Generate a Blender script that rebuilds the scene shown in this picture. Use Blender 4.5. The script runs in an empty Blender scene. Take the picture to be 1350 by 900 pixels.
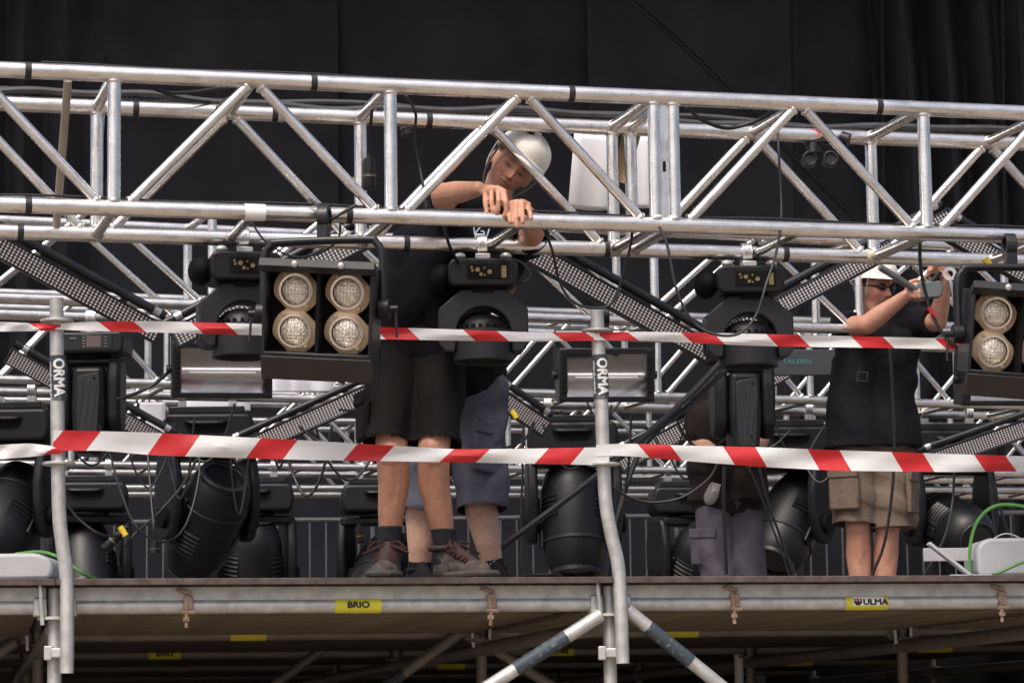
import bpy, bmesh, math, random
import numpy as np
from mathutils import Vector, Matrix, noise
random.seed(7); np.random.seed(7)
sc = bpy.context.scene
C = sc.collection
R = math.radians
# ------------------------------------------------------------------ camera, world, sun
F, PITCH, ROLL, CZ = 3850.0, 0.1359, 0.0142, 1.6      # focal length in photo pixels (1350 wide), pitch, roll, eye height
cp, sp, cr, sr = math.cos(PITCH), math.sin(PITCH), math.cos(ROLL), math.sin(ROLL)
def wdir(px, py):
    dx, dy = px-675.0, py-450.0
    u = dx*cr-dy*sr; v = dx*sr+dy*cr
    return Vector((u, F*cp+v*sp, F*sp-v*cp))
def at(px, py, Y):                                   # point seen at pixel, at world depth Y
    d = wdir(px, py); t = Y/d.y
    return Vector((d.x*t, Y, CZ+d.z*t))
def onz(px, py, z):                                  # point seen at pixel, at height z
    d = wdir(px, py); t = (z-CZ)/d.z
    return Vector((d.x*t, d.y*t, z))
cam_d = bpy.data.cameras.new('camera'); cam = bpy.data.objects.new('camera', cam_d); C.objects.link(cam)
cam_d.sensor_width = 36; cam_d.lens = 36*F/1350; cam_d.clip_start = 0.1; cam_d.clip_end = 2000
rt = Vector((cr, sr*sp, -sr*cp)); fw = Vector((0, cp, sp)); up = rt.cross(fw)
cam.matrix_world = Matrix(((rt.x, up.x, -fw.x, 0), (rt.y, up.y, -fw.y, 0), (rt.z, up.z, -fw.z, CZ), (0, 0, 0, 1)))
sc.camera = cam
SUN_EL, SUN_AZ = R(58), R(205)                       # azimuth clockwise from +Y: behind the camera, a little left
w = bpy.data.worlds.new('World'); sc.world = w; w.use_nodes = True
nt = w.node_tree; bg = nt.nodes['Background']
sky = nt.nodes.new('ShaderNodeTexSky'); sky.sky_type = 'NISHITA'; sky.sun_disc = False
sky.sun_elevation = SUN_EL; sky.sun_rotation = SUN_AZ; sky.dust_density = 7.0; sky.air_density = .8; sky.ozone_density = 1.0
nt.links.new(sky.outputs[0], bg.inputs[0]); bg.inputs[1].default_value = 0.14
sun_d = bpy.data.lights.new('sun', 'SUN'); sun_d.energy = 1.1; sun_d.angle = R(16); sun_d.color = (1, .96, .90)
sun = bpy.data.objects.new('sun', sun_d); C.objects.link(sun)
sd = Vector((math.sin(SUN_AZ)*math.cos(SUN_EL), math.cos(SUN_AZ)*math.cos(SUN_EL), math.sin(SUN_EL)))
sun.rotation_euler = sd.to_track_quat('Z', 'Y').to_euler(); sun.location = (0, -5, 20)
sc.view_settings.view_transform = 'Standard'; sc.view_settings.look = 'None'; sc.view_settings.exposure = 0.58
sc.view_settings.gamma = 1; sc.view_settings.use_curve_mapping = False
sc.render.engine = 'CYCLES'; sc.render.resolution_x = 1024; sc.render.resolution_y = 682

# ------------------------------------------------------------------ materials
MATS = {}
def mat(name, col, rough=.5, metal=0., var=.12, scale=8., bump=0., bscale=40., col2=None, spec=.5, thr=None, coat=0., sub=0.):
    if name in MATS: return MATS[name]
    m = bpy.data.materials.new(name); m.use_nodes = True; n = m.node_tree; b = n.nodes['Principled BSDF']
    tc = n.nodes.new('ShaderNodeTexCoord')
    nz = n.nodes.new('ShaderNodeTexNoise'); nz.inputs['Scale'].default_value = scale; nz.inputs['Detail'].default_value = 6
    n.links.new(tc.outputs['Object'], nz.inputs['Vector'])
    ramp = n.nodes.new('ShaderNodeValToRGB')
    lo, hi = thr or (.3, .7)
    ramp.color_ramp.elements[0].position = lo; ramp.color_ramp.elements[1].position = hi
    c2 = col2 or tuple(min(1, c*(1+var)) for c in col)
    c1 = col if col2 else tuple(c*(1-var) for c in col)
    ramp.color_ramp.elements[0].color = (*c1, 1); ramp.color_ramp.elements[1].color = (*c2, 1)
    n.links.new(nz.outputs['Fac'], ramp.inputs['Fac']); n.links.new(ramp.outputs['Color'], b.inputs['Base Color'])
    b.inputs['Metallic'].default_value = metal; b.inputs['Specular IOR Level'].default_value = spec
    mr = n.nodes.new('ShaderNodeMapRange'); mr.inputs['To Min'].default_value = rough*.8; mr.inputs['To Max'].default_value = min(1, rough*1.2)
    n.links.new(nz.outputs['Fac'], mr.inputs['Value']); n.links.new(mr.outputs[0], b.inputs['Roughness'])
    if coat: b.inputs['Coat Weight'].default_value = coat
    if sub:
        b.inputs['Subsurface Weight'].default_value = sub; b.inputs['Subsurface Radius'].default_value = (.012, .004, .002)
    if bump:
        n2 = n.nodes.new('ShaderNodeTexNoise'); n2.inputs['Scale'].default_value = bscale; n2.inputs['Detail'].default_value = 4
        n.links.new(tc.outputs['Object'], n2.inputs['Vector'])
        bp = n.nodes.new('ShaderNodeBump'); bp.inputs['Strength'].default_value = bump; bp.inputs['Distance'].default_value = .01
        n.links.new(n2.outputs['Fac'], bp.inputs['Height']); n.links.new(bp.outputs[0], b.inputs['Normal'])
    MATS[name] = m; return m
def metal_mat(name, lo, hi, rough, metal):
    m = mat(name, lo, rough, metal, scale=14, col2=hi, bump=.06, bscale=90); n = m.node_tree; b = n.nodes['Principled BSDF']
    tc = [x for x in n.nodes if x.type == 'TEX_COORD'][0]; mp = n.nodes.new('ShaderNodeMapping'); mp.inputs['Scale'].default_value = (26, 26, 3.2)
    n.links.new(tc.outputs['Object'], mp.inputs[0]); nz = n.nodes.new('ShaderNodeTexNoise'); nz.inputs['Scale'].default_value = 2.4; nz.inputs['Detail'].default_value = 8; nz.inputs['Roughness'].default_value = .7
    n.links.new(mp.outputs[0], nz.inputs['Vector']); rr = n.nodes.new('ShaderNodeValToRGB'); rr.color_ramp.elements[0].position = .30; rr.color_ramp.elements[1].position = .47
    rr.color_ramp.elements[0].color = (.42, .38, .34, 1); rr.color_ramp.elements[1].color = (1, 1, 1, 1); n.links.new(nz.outputs['Fac'], rr.inputs[0])
    mx = n.nodes.new('ShaderNodeMix'); mx.data_type = 'RGBA'; mx.blend_type = 'MULTIPLY'; mx.inputs[0].default_value = .8
    src = b.inputs['Base Color'].links[0].from_socket; n.links.new(src, mx.inputs[6]); n.links.new(rr.outputs[0], mx.inputs[7]); n.links.new(mx.outputs[2], b.inputs['Base Color'])
    return m
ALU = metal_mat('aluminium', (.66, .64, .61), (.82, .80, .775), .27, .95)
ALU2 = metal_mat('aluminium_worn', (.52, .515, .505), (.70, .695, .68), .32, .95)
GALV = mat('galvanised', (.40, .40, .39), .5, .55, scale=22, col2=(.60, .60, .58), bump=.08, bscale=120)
GALV_SHADE = mat('galvanised_shaded', (.18, .162, .14), .65, .35, scale=9, col2=(.29, .265, .23), bump=.1)  # same steel behind the front row, under-deck shade worked into a darker colour
RUST = mat('rusty_steel', (.22, .12, .07), .75, .3, scale=40, col2=(.42, .34, .27), bump=.2)
DUSTY = mat('dusty_plank', (.11, .09, .066), .75, .2, scale=5, col2=(.21, .175, .13), bump=.15)
PLY = mat('plywood_edge', (.045, .031, .026), .6, 0, scale=18, col2=(.11, .08, .066), bump=.25)
PLYTOP = mat('deck_top', (.06, .05, .045), .6, 0, scale=6, col2=(.11, .095, .085))
BLK = mat('black_plastic', (.0045, .0048, .0058), .42, 0, scale=10, spec=.35, col2=(.008, .0085, .0105), bump=.04, bscale=200)
BLKM = mat('black_metal', (.007, .0075, .0095), .38, 0, scale=10, spec=.4, col2=(.014, .015, .019), bump=.03, bscale=60)
BLKG = mat('black_gloss', (.006, .006, .008), .16, 0, scale=6)
BLKMAT = mat('black_matt', (.0035, .0035, .004), .8, 0, spec=.2)
CHAR = mat('charcoal_metal', (.011, .012, .0145), .5, 0, scale=30, spec=.4, col2=(.018, .0195, .023), bump=.04)
RUB = mat('black_rubber', (.006, .006, .007), .5, 0, scale=15, col2=(.012, .012, .013), spec=.4)
GREYCAB = mat('grey_cable', (.025, .025, .027), .5, 0, scale=15, col2=(.05, .05, .052))
GREEN = mat('green_cable', (.10, .30, .06), .45, 0)
TAPEB = mat('black_tape', (.012, .012, .014), .45, 0)
BLUEG = mat('slate_sleeve', (.035, .05, .066), .6, 0, scale=60, col2=(.20, .215, .22), bump=.05, thr=(.55, .78))
WHITE = mat('white_print', (.78, .78, .76), .6, 0, var=.05)
PAPER = mat('white_paper', (.74, .74, .78), .7, 0, var=.03)
CARD = mat('cardboard', (.36, .25, .15), .8, 0, scale=10, var=.1)
YEL = mat('yellow_label', (.62, .58, .04), .5, 0, scale=20, var=.08)
YELT = mat('yellow_tape', (.65, .48, .03), .55, 0)
REDP = mat('red_print', (.55, .02, .03), .5, 0)
INK = mat('black_ink', (.012, .012, .012), .6, 0)
BEIGE = mat('beige_bezel', (.56, .40, .25), .4, .1, scale=12, col2=(.68, .50, .33))
CHROME = mat('lamp_chrome', (.80, .78, .74), .14, 1., var=.05)
LENS = mat('lamp_lens', (.60, .53, .42), .16, .7, scale=70, col2=(.90, .86, .78), bump=.5, bscale=130)
REFL = mat('strobe_reflector', (.74, .75, .76), .22, .9, var=.05, bump=.12, bscale=12)
GREYBOX = mat('light_grey_housing', (.50, .50, .51), .5, 0, scale=8, var=.06, bump=.03)
BRASS = mat('brass_pins', (.35, .26, .12), .4, .8)
SCREEN = mat('dull_display', (.11, .085, .075), .3, 0)
HELM = mat('helmet_shell', (.62, .60, .53), .35, 0, scale=9, col2=(.74, .72, .66), coat=.2)
STRAP = mat('grey_webbing', (.22, .22, .21), .8, 0, scale=60)
SHIRT = mat('navy_black_cotton', (.0028, .003, .0052), .95, 0, scale=30, col2=(.005, .0052, .0082), bump=.25, bscale=45, spec=.2)
SHORTB = mat('black_cotton', (.0062, .0055, .0054), .95, 0, scale=20, col2=(.0105, .009, .0086), bump=.25, bscale=60, spec=.2)
SHORTG = mat('slate_cotton', (.062, .064, .088), .9, 0, scale=14, col2=(.105, .108, .135), bump=.3, bscale=60, spec=.2)
SHORTN = mat('khaki_cotton', (.115, .085, .066), .9, 0, scale=14, col2=(.165, .122, .095), bump=.3, bscale=60, spec=.2)
TROUS = mat('mauve_grey_cotton', (.072, .064, .08), .9, 0, scale=14, col2=(.11, .10, .12), bump=.3, bscale=60, spec=.2)
BROWNT = mat('brown_black_cotton', (.017, .012, .011), .9, 0, scale=14, col2=(.026, .019, .018), bump=.3, spec=.2)
SOCK = mat('charcoal_sock', (.022, .024, .030), .95, 0, scale=60, col2=(.04, .042, .05), bump=.3, bscale=150, spec=.2)
SOCKB = mat('black_sock', (.010, .009, .012), .95, 0, scale=60, bump=.3, bscale=150, spec=.2)
BOOT = mat('boot_leather', (.045, .033, .027), .8, 0, scale=26, col2=(.15, .125, .10), bump=.4, bscale=60)
BOOTD = mat('boot_dark', (.045, .025, .021), .8, 0, scale=14, col2=(.085, .05, .04), bump=.2)
SOLE = mat('boot_sole', (.055, .05, .042), .85, 0, scale=20, col2=(.12, .11, .09))
LACE = mat('dark_red_lace', (.07, .018, .014), .8, 0)
HAIR = mat('dark_hair', (.02, .016, .014), .8, 0)
DRAPE = mat('black_drape', (.034, .0345, .040), .95, 0, scale=1.7, col2=(.052, .0525, .059), bump=.5, bscale=7, spec=.15)
GLOVE = mat('pale_glove', (.42, .41, .38), .85, 0, scale=20)
TOOLG = mat('tool_grey', (.10, .115, .12), .5, .2)
GROUND = mat('paving', (.21, .17, .13), .85, 0, scale=.6, col2=(.27, .225, .175))
CHAINM = mat('dark_chain', (.05, .05, .05), .45, .7)
BARR = mat('barrier_zinc', (.16, .17, .175), .5, .5, scale=20, col2=(.24, .25, .25))
TEAL = mat('teal_print', (.05, .22, .22), .5, 0)
def glass_mat():
    m = bpy.data.materials.new('clear_glass'); m.use_nodes = True; b = m.node_tree.nodes['Principled BSDF']
    b.inputs['Base Color'].default_value = (.95, .97, .98, 1); b.inputs['Roughness'].default_value = .05
    b.inputs['Transmission Weight'].default_value = 1; b.inputs['IOR'].default_value = 1.1
    return m
GLASS = glass_mat()
def clear_gloss():
    m = bpy.data.materials.new('thin_clear_cover'); m.use_nodes = True; n = m.node_tree; o = n.nodes['Material Output']
    t_ = n.nodes.new('ShaderNodeBsdfTransparent'); g_ = n.nodes.new('ShaderNodeBsdfGlossy'); g_.inputs['Roughness'].default_value = .04
    x_ = n.nodes.new('ShaderNodeMixShader'); x_.inputs[0].default_value = .10
    n.links.new(t_.outputs[0], x_.inputs[1]); n.links.new(g_.outputs[0], x_.inputs[2]); n.links.new(x_.outputs[0], o.inputs[0]); return m
GLASS = clear_gloss()
def skin_mat(name, k=1.0):
    m = bpy.data.materials.new(name); m.use_nodes = True; n = m.node_tree; b = n.nodes['Principled BSDF']
    a = n.nodes.new('ShaderNodeAttribute'); a.attribute_name = 'tone'
    tc = n.nodes.new('ShaderNodeTexCoord'); nz = n.nodes.new('ShaderNodeTexNoise'); nz.inputs['Scale'].default_value = 45; nz.inputs['Detail'].default_value = 5
    n.links.new(tc.outputs['Object'], nz.inputs['Vector'])
    hs = n.nodes.new('ShaderNodeHueSaturation'); mr = n.nodes.new('ShaderNodeMapRange')
    mr.inputs['To Min'].default_value = .72; mr.inputs['To Max'].default_value = 1.28
    n.links.new(nz.outputs['Fac'], mr.inputs['Value']); n.links.new(mr.outputs[0], hs.inputs['Value'])
    n.links.new(a.outputs['Color'], hs.inputs['Color']); n.links.new(hs.outputs[0], b.inputs['Base Color'])
    b.inputs['Roughness'].default_value = .5; b.inputs['Subsurface Weight'].default_value = .08
    b.inputs['Subsurface Radius'].default_value = (.01, .004, .002); b.inputs['Subsurface Scale'].default_value = .4
    bp = n.nodes.new('ShaderNodeBump'); bp.inputs['Strength'].default_value = .12; bp.inputs['Distance'].default_value = .004
    n2 = n.nodes.new('ShaderNodeTexNoise'); n2.inputs['Scale'].default_value = 110; n.links.new(tc.outputs['Object'], n2.inputs['Vector'])
    n.links.new(n2.outputs['Fac'], bp.inputs['Height']); n.links.new(bp.outputs[0], b.inputs['Normal'])
    return m
SKIN = skin_mat('skin')
def led_mat():
    m = bpy.data.materials.new('led_face'); m.use_nodes = True; n = m.node_tree; b = n.nodes['Principled BSDF']
    tc = n.nodes.new('ShaderNodeTexCoord'); wv = n.nodes.new('ShaderNodeTexWave'); wv.wave_type = 'BANDS'; wv.bands_direction = 'Z'
    wv.inputs['Scale'].default_value = 26; n.links.new(tc.outputs['Object'], wv.inputs['Vector'])
    r = n.nodes.new('ShaderNodeValToRGB'); r.color_ramp.elements[0].color = (.03, .028, .03, 1); r.color_ramp.elements[1].color = (.09, .083, .088, 1)
    r.color_ramp.elements[0].position = .35; r.color_ramp.elements[1].position = .6
    n.links.new(wv.outputs['Fac'], r.inputs['Fac']); n.links.new(r.outputs[0], b.inputs['Base Color']); b.inputs['Roughness'].default_value = .45
    return m
LEDF = led_mat()
LOUV = LEDF.copy(); LOUV.name = 'louvre_pale'
for n_ in LOUV.node_tree.nodes:
    if n_.type == 'VALTORGB': n_.color_ramp.elements[0].color = (.10, .092, .095, 1); n_.color_ramp.elements[1].color = (.56, .52, .525, 1)
    if n_.type == 'TEX_WAVE': n_.inputs['Scale'].default_value = 25
def stripe_mat(name, period, slant, duty, off):
    m = bpy.data.materials.new(name); m.use_nodes = True; n = m.node_tree; b = n.nodes['Principled BSDF']
    uv = n.nodes.new('ShaderNodeUVMap'); sx = n.nodes.new('ShaderNodeSeparateXYZ'); n.links.new(uv.outputs[0], sx.inputs[0])
    a = n.nodes.new('ShaderNodeMath'); a.operation = 'MULTIPLY_ADD'; n.links.new(sx.outputs[1], a.inputs[0]); a.inputs[1].default_value = slant; n.links.new(sx.outputs[0], a.inputs[2])
    d = n.nodes.new('ShaderNodeMath'); d.operation = 'MULTIPLY_ADD'; n.links.new(a.outputs[0], d.inputs[0]); d.inputs[1].default_value = 1/period; d.inputs[2].default_value = off
    fr = n.nodes.new('ShaderNodeMath'); fr.operation = 'FRACT'; n.links.new(d.outputs[0], fr.inputs[0])
    lt = n.nodes.new('ShaderNodeMath'); lt.operation = 'LESS_THAN'; n.links.new(fr.outputs[0], lt.inputs[0]); lt.inputs[1].default_value = duty
    mx = n.nodes.new('ShaderNodeMix'); mx.data_type = 'RGBA'; n.links.new(lt.outputs[0], mx.inputs[0])
    mx.inputs[6].default_value = (.80, .80, .79, 1); mx.inputs[7].default_value = (.62, .025, .03, 1)
    n.links.new(mx.outputs[2], b.inputs['Base Color']); b.inputs['Roughness'].default_value = .38
    tr = n.nodes.new('ShaderNodeBsdfTranslucent'); n.links.new(mx.outputs[2], tr.inputs[0]); ms = n.nodes.new('ShaderNodeMixShader'); ms.inputs[0].default_value = .25
    o = n.nodes['Material Output']; n.links.new(b.outputs[0], ms.inputs[1]); n.links.new(tr.outputs[0], ms.inputs[2]); n.links.new(ms.outputs[0], o.inputs[0])
    tc = n.nodes.new('ShaderNodeTexCoord'); nz = n.nodes.new('ShaderNodeTexNoise'); nz.inputs['Scale'].default_value = 9
    n.links.new(tc.outputs['Object'], nz.inputs['Vector']); bp = n.nodes.new('ShaderNodeBump'); bp.inputs['Strength'].default_value = .35; bp.inputs['Distance'].default_value = .02
    n.links.new(nz.outputs['Fac'], bp.inputs['Height']); n.links.new(bp.outputs[0], b.inputs['Normal'])
    return m

# ------------------------------------------------------------------ mesh helpers
def frame(d):
    d = d.normalized(); a = Vector((0, 0, 1)) if abs(d.z) < .9 else Vector((1, 0, 0))
    x = d.cross(a).normalized(); return x, d.cross(x).normalized(), d
class MB:
    def __init__(s): s.v = []; s.f = []; s.uv = []
    def add(s, vs, fs):
        o = len(s.v); s.v += [tuple(v) for v in vs]; s.f += [tuple(i+o for i in f) for f in fs]; return s
    def box(s, c, d, rot=None, taper=1.0):
        vs = []
        for z in (-.5, .5):
            k = taper if z > 0 else 1
            for x, y in ((-.5, -.5), (.5, -.5), (.5, .5), (-.5, .5)):
                p = Vector((x*d[0]*k, y*d[1]*k, z*d[2]))
                if rot is not None: p = rot @ p
                vs.append(p+Vector(c))
        return s.add(vs, [(3, 2, 1, 0), (4, 5, 6, 7), (0, 1, 5, 4), (1, 2, 6, 5), (2, 3, 7, 6), (3, 0, 4, 7)])
    def ring(s, pts, rads, n=12, caps=True, flat=None):
        k = len(pts); vs = []; fs = []
        d0 = (pts[1]-pts[0]); x, y, _ = frame(d0)
        for i, p in enumerate(pts):
            d = (pts[min(i+1, k-1)]-pts[max(i-1, 0)])
            if d.length < 1e-9: d = d0
            d.normalize()
            x = (x-d*x.dot(d)).normalized(); y = d.cross(x)
            for j in range(n):
                a = 2*math.pi*j/n; fx, fy = flat or (1, 1)
                vs.append(p+(x*math.cos(a)*fx+y*math.sin(a)*fy)*rads[i])
        for i in range(k-1):
            for j in range(n): fs.append((i*n+j, i*n+(j+1) % n, (i+1)*n+(j+1) % n, (i+1)*n+j))
        if caps: fs.append(tuple(range(n))[::-1]); fs.append(tuple((k-1)*n+j for j in range(n)))
        return s.add(vs, fs)
    def tube(s, p0, p1, r, n=12, r1=None): return s.ring([Vector(p0), Vector(p1)], [r, r if r1 is None else r1], n)
    def path(s, pts, r, n=8): return s.ring([Vector(p) for p in pts], [r]*len(pts), n)
    def hollow(s, p0, p1, ro, ri, n=24):
        p0, p1 = Vector(p0), Vector(p1); x, y, _ = frame(p1-p0); vs = []; fs = []
        for p, r in ((p0, ro), (p1, ro), (p1, ri), (p0, ri)):
            vs += [p+(x*math.cos(2*math.pi*j/n)+y*math.sin(2*math.pi*j/n))*r for j in range(n)]
        for i in range(4):
            for j in range(n): fs.append((i*n+j, i*n+(j+1) % n, ((i+1) % 4)*n+(j+1) % n, ((i+1) % 4)*n+j))
        return s.add(vs, fs)
    def caps(s, p0, p1, r0, r1, n=16, m=5):
        p0, p1 = Vector(p0), Vector(p1); d = p1-p0
        if d.length < 1e-6: d = Vector((0, 0, 1e-4)); p1 = p0+d
        dn = d.normalized(); pts = []; rd = []
        for i in range(m+1):
            a = math.pi/2*(1-i/m); pts.append(p0-dn*r0*math.sin(a)); rd.append(max(r0*math.cos(a), 1e-4))
        for i in range(m+1):
            a = math.pi/2*i/m; pts.append(p1+dn*r1*math.sin(a)); rd.append(max(r1*math.cos(a), 1e-4))
        return s.ring(pts, rd, n)
    def ell(s, c, r, rot=None, nu=24, nv=16, fn=None):
        vs = []; fs = []; c = Vector(c)
        for i in range(nv+1):
            t = math.pi*i/nv
            for j in range(nu):
                a = 2*math.pi*j/nu
                p = Vector((math.sin(t)*math.cos(a)*r[0], math.sin(t)*math.sin(a)*r[1], math.cos(t)*r[2]))
                if fn: p = fn(p)
                if rot is not None: p = rot @ p
                vs.append(p+c)
        for i in range(nv):
            for j in range(nu): fs.append((i*nu+j, (i+1)*nu+j, (i+1)*nu+(j+1) % nu, i*nu+(j+1) % nu))
        return s.add(vs, fs)
    def prism(s, poly, y0, y1, axis='y'):            # polygon in x,z, extruded along y
        n = len(poly); mk = (lambda p, t: (p[0], t, p[1])) if axis == 'y' else (lambda p, t: (t, p[0], p[1]))
        vs = [mk(p, y0) for p in poly]+[mk(p, y1) for p in poly]
        fs = [tuple(range(n)), tuple(range(2*n-1, n-1, -1))]+[(i, n+i, n+(i+1) % n, (i+1) % n) for i in range(n)]
        return s.add(vs, fs)
    def mesh(s, name, m, smooth=True):
        me = bpy.data.meshes.new(name); me.from_pydata(s.v, [], s.f); me.validate()
        bm = bmesh.new(); bm.from_mesh(me); bmesh.ops.recalc_face_normals(bm, faces=bm.faces); bm.to_mesh(me); bm.free()
        if m: me.materials.append(m)
        if smooth:
            me.polygons.foreach_set('use_smooth', [True]*len(me.polygons))
            try: me.set_sharp_from_angle(angle=R(35))
            except Exception: pass
        return me
    def build(s, name, m, parent=None, bev=0., loc=None, rot=None):
        o = bpy.data.objects.new(name, s.mesh(name, m)); C.objects.link(o)
        if parent: o.parent = parent
        if loc is not None: o.location = loc
        if rot is not None: o.rotation_euler = rot
        if bev:
            b = o.modifiers.new('bevel', 'BEVEL'); b.width = bev; b.segments = 2; b.limit_method = 'ANGLE'; b.angle_limit = R(40)
        return o
LABELS = set()
def tag(o, label, cat, group=None, kind=None):
    o['label'] = label; o['category'] = cat
    if group: o['group'] = group
    if kind: o['kind'] = kind
    return o
def thing(name, label, cat, loc=(0, 0, 0), rot=(0, 0, 0), group=None):
    o = bpy.data.objects.new(name, None); o.empty_display_size = .1; C.objects.link(o)
    o.location = loc; o.rotation_euler = rot; return tag(o, label, cat, group)
def struct(o): o['kind'] = 'structure'; return o
def dup(root, loc, rot, label, parent=None):
    r = root.copy(); C.objects.link(r); r.location = loc; r.rotation_euler = rot; r['label'] = label
    def rec(a, b):
        for ch in a.children:
            c = ch.copy(); C.objects.link(c); c.parent = b; rec(ch, c)
    rec(root, r); return r
TUBES = {}
def tube_part(name, p0, p1, r, m, parent, base, weld=True, n=14):
    p0, p1 = Vector(p0), Vector(p1); L = (p1-p0).length; key = (name, round(L, 3), r, m.name)
    if key not in TUBES:
        b = MB(); w_ = .006
        if weld: b.ring([Vector((0, 0, t)) for t in (0, .004, .010, .016, L-.016, L-.010, L-.004, L)], [r, r+w_*.8, r+w_*.8, r, r, r+w_*.8, r+w_*.8, r], n)
        else: b.ring([Vector((0, 0, 0)), Vector((0, 0, L))], [r, r], n)
        TUBES[key] = b.mesh(name, m)
    o = bpy.data.objects.new(name, TUBES[key]); C.objects.link(o); o.parent = parent
    o.location = p0-base; o.rotation_euler = (p1-p0).to_track_quat('Z', 'Y').to_euler(); return o
def smooth_path(pts, k=8):
    pts = [Vector(p) for p in pts]; out = []
    if len(pts) < 3: return pts
    P = [pts[0]*2-pts[1]]+pts+[pts[-1]*2-pts[-2]]
    for i in range(1, len(P)-2):
        a, b, c, d = P[i-1:i+3]
        for j in range(k):
            t = j/k; out.append(.5*((2*b)+(c-a)*t+(2*a-5*b+4*c-d)*t*t+(3*b-a-3*c+d)*t**3))
    out.append(pts[-1]); return out
def cable(label, pix, r=.006, m=None, name='cable', group=None, n=7, k=8):
    pts = smooth_path([at(*p) for p in pix], k); base = pts[0].copy()
    o = MB().path([p-base for p in pts], r, n).build(name, m or RUB, loc=base)
    return tag(o, label, 'cable', group)
FONT = {}
def text_verts(s, size):
    if s not in FONT:
        cu = bpy.data.curves.new('txt', 'FONT'); cu.body = s; cu.size = 1; cu.align_x = 'CENTER'; cu.align_y = 'CENTER'; cu.offset = .0; cu.resolution_u = 4
        o = bpy.data.objects.new('txt', cu); C.objects.link(o); dg = bpy.context.evaluated_depsgraph_get()
        me = bpy.data.meshes.new_from_object(o.evaluated_get(dg)); bm = bmesh.new(); bm.from_mesh(me); bmesh.ops.triangulate(bm, faces=bm.faces)
        for _ in range(4):
            ed = [e for e in bm.edges if e.calc_length() > .13]
            if not ed: break
            bmesh.ops.subdivide_edges(bm, edges=ed, cuts=1); bmesh.ops.triangulate(bm, faces=[f_ for f_ in bm.faces if len(f_.verts) > 3])
        bm.verts.ensure_lookup_table(); bm.verts.index_update()
        FONT[s] = ([tuple(v.co) for v in bm.verts], [tuple(v.index for v in p.verts) for p in bm.faces]); bm.free()
        bpy.data.objects.remove(o); bpy.data.curves.remove(cu)
    v, f = FONT[s]; return [(a*size, b*size) for a, b, _ in v], f
def letters_on_tube(s, size, r, m, parent, u, ang, sa=1, sb=1, width=1.25, name='lettering', v0=0.):
    # the parent's local z is the tube axis: text runs along it (sa its sign) and wraps about it (sb its sign)
    v, f = text_verts(s, size)
    o = MB(); k = size*.045
    for i, (da, db_) in enumerate(((-k, 0), (k, 0), (0, -k), (0, k))):      # bold weight
        q = r+.0004*i; o.add([(q*math.cos(ang+sb*(b+db_+v0)/r), q*math.sin(ang+sb*(b+db_+v0)/r), u+sa*(a+da)*width) for a, b in v], f)
    o = o.build(name, m, parent); o['kind'] = 'stuff'; return o
def band(parent, m, u0, u1, r, name='tape_band'):
    return MB().tube((0, 0, u0), (0, 0, u1), r, 18).build(name, m, parent)
# ------------------------------------------------------------------ setting: ground, deck, scaffold
g = MB(); g.add([(-400, -400, 0), (400, -400, 0), (400, 400, 0), (-400, 400, 0)], [(0, 1, 2, 3)])
struct(g.build('ground', GROUND))
LZ, DZ = CZ+.486, CZ+.581                             # front ledger axis, deck top
la, lb = onz(0, 799, LZ), onz(1350, 791.5, LZ)
YAWD = math.atan2((lb-la).y, (lb-la).x)
de = Vector((math.cos(YAWD), math.sin(YAWD), 0)); dn = Vector((-math.sin(YAWD), math.cos(YAWD), 0))
pm = onz(803, 796, LZ); pl = onz(73, 799, LZ)
BAY = (pm-pl).dot(de)
D0 = pm.copy()                                        # middle standard on the front row
def dk(s, t, z): return Vector((D0.x, D0.y, 0))+de*s+dn*t+Vector((0, 0, z))
RL = .0255
BAYS = [-3, -2, -1, 0, 1, 2]
ROWS = [0, 2.72, 5.44, 8.2, 11.0]
# deck: boards proud at the edge, planks below as parts
deck = thing('stage_deck', 'long raised stage deck with brown plywood edge over steel planks', 'stage', dk(0, 0, DZ))
def db(name, s0, s1, t0, t1, z0, z1, m, bev=.002):
    c = dk((s0+s1)/2, (t0+t1)/2, (z0+z1)/2)-deck.location
    return MB().box((0, 0, 0), (s1-s0, t1-t0, z1-z0)).build(name, m, deck, bev, loc=c, rot=(0, 0, YAWD))
S0, S1 = -3*BAY, 2*BAY
for i in range(5):                                    # plywood sheets, seams between
    db('plywood_sheet', S0+i*BAY+.003, S0+(i+1)*BAY-.003, -.085, 13.6, DZ-.021, DZ, PLYTOP)
    db('plywood_edge_strip', S0+i*BAY+.002, S0+(i+1)*BAY-.002, -.097, -.086, DZ-.023, DZ-.001, PLY)
    db('edge_beam', S0+i*BAY+.03, S0+(i+1)*BAY-.03, -.012, .02, LZ-.015, DZ-.024, GALV, .004)
pk = {}
for i in range(5):
    for j in range(8):
        t0 = .05+j*.333
        o = db('steel_plank', S0+i*BAY+.04, S0+(i+1)*BAY-.04, t0, t0+.322, DZ-.085, DZ-.026, DUSTY, .006)
        if 'p' in pk:
            old = o.data; o.data = pk['p']; bpy.data.meshes.remove(old)
        else: pk['p'] = o.data
        for q in (.08, .16, .24):
            rb = db('plank_rib', S0+i*BAY+.05, S0+(i+1)*BAY-.05, t0+q-.012, t0+q+.012, DZ-.097, DZ-.0855, DUSTY, .003)
            if 'r' in pk:
                old = rb.data; rb.data = pk['r']; bpy.data.meshes.remove(old)
            else: pk['r'] = rb.data
far = db('plank_field', S0, S1, 2.78, 13.4, DZ-.085, DZ-.026, DUSTY); far['kind'] = 'stuff'
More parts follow.
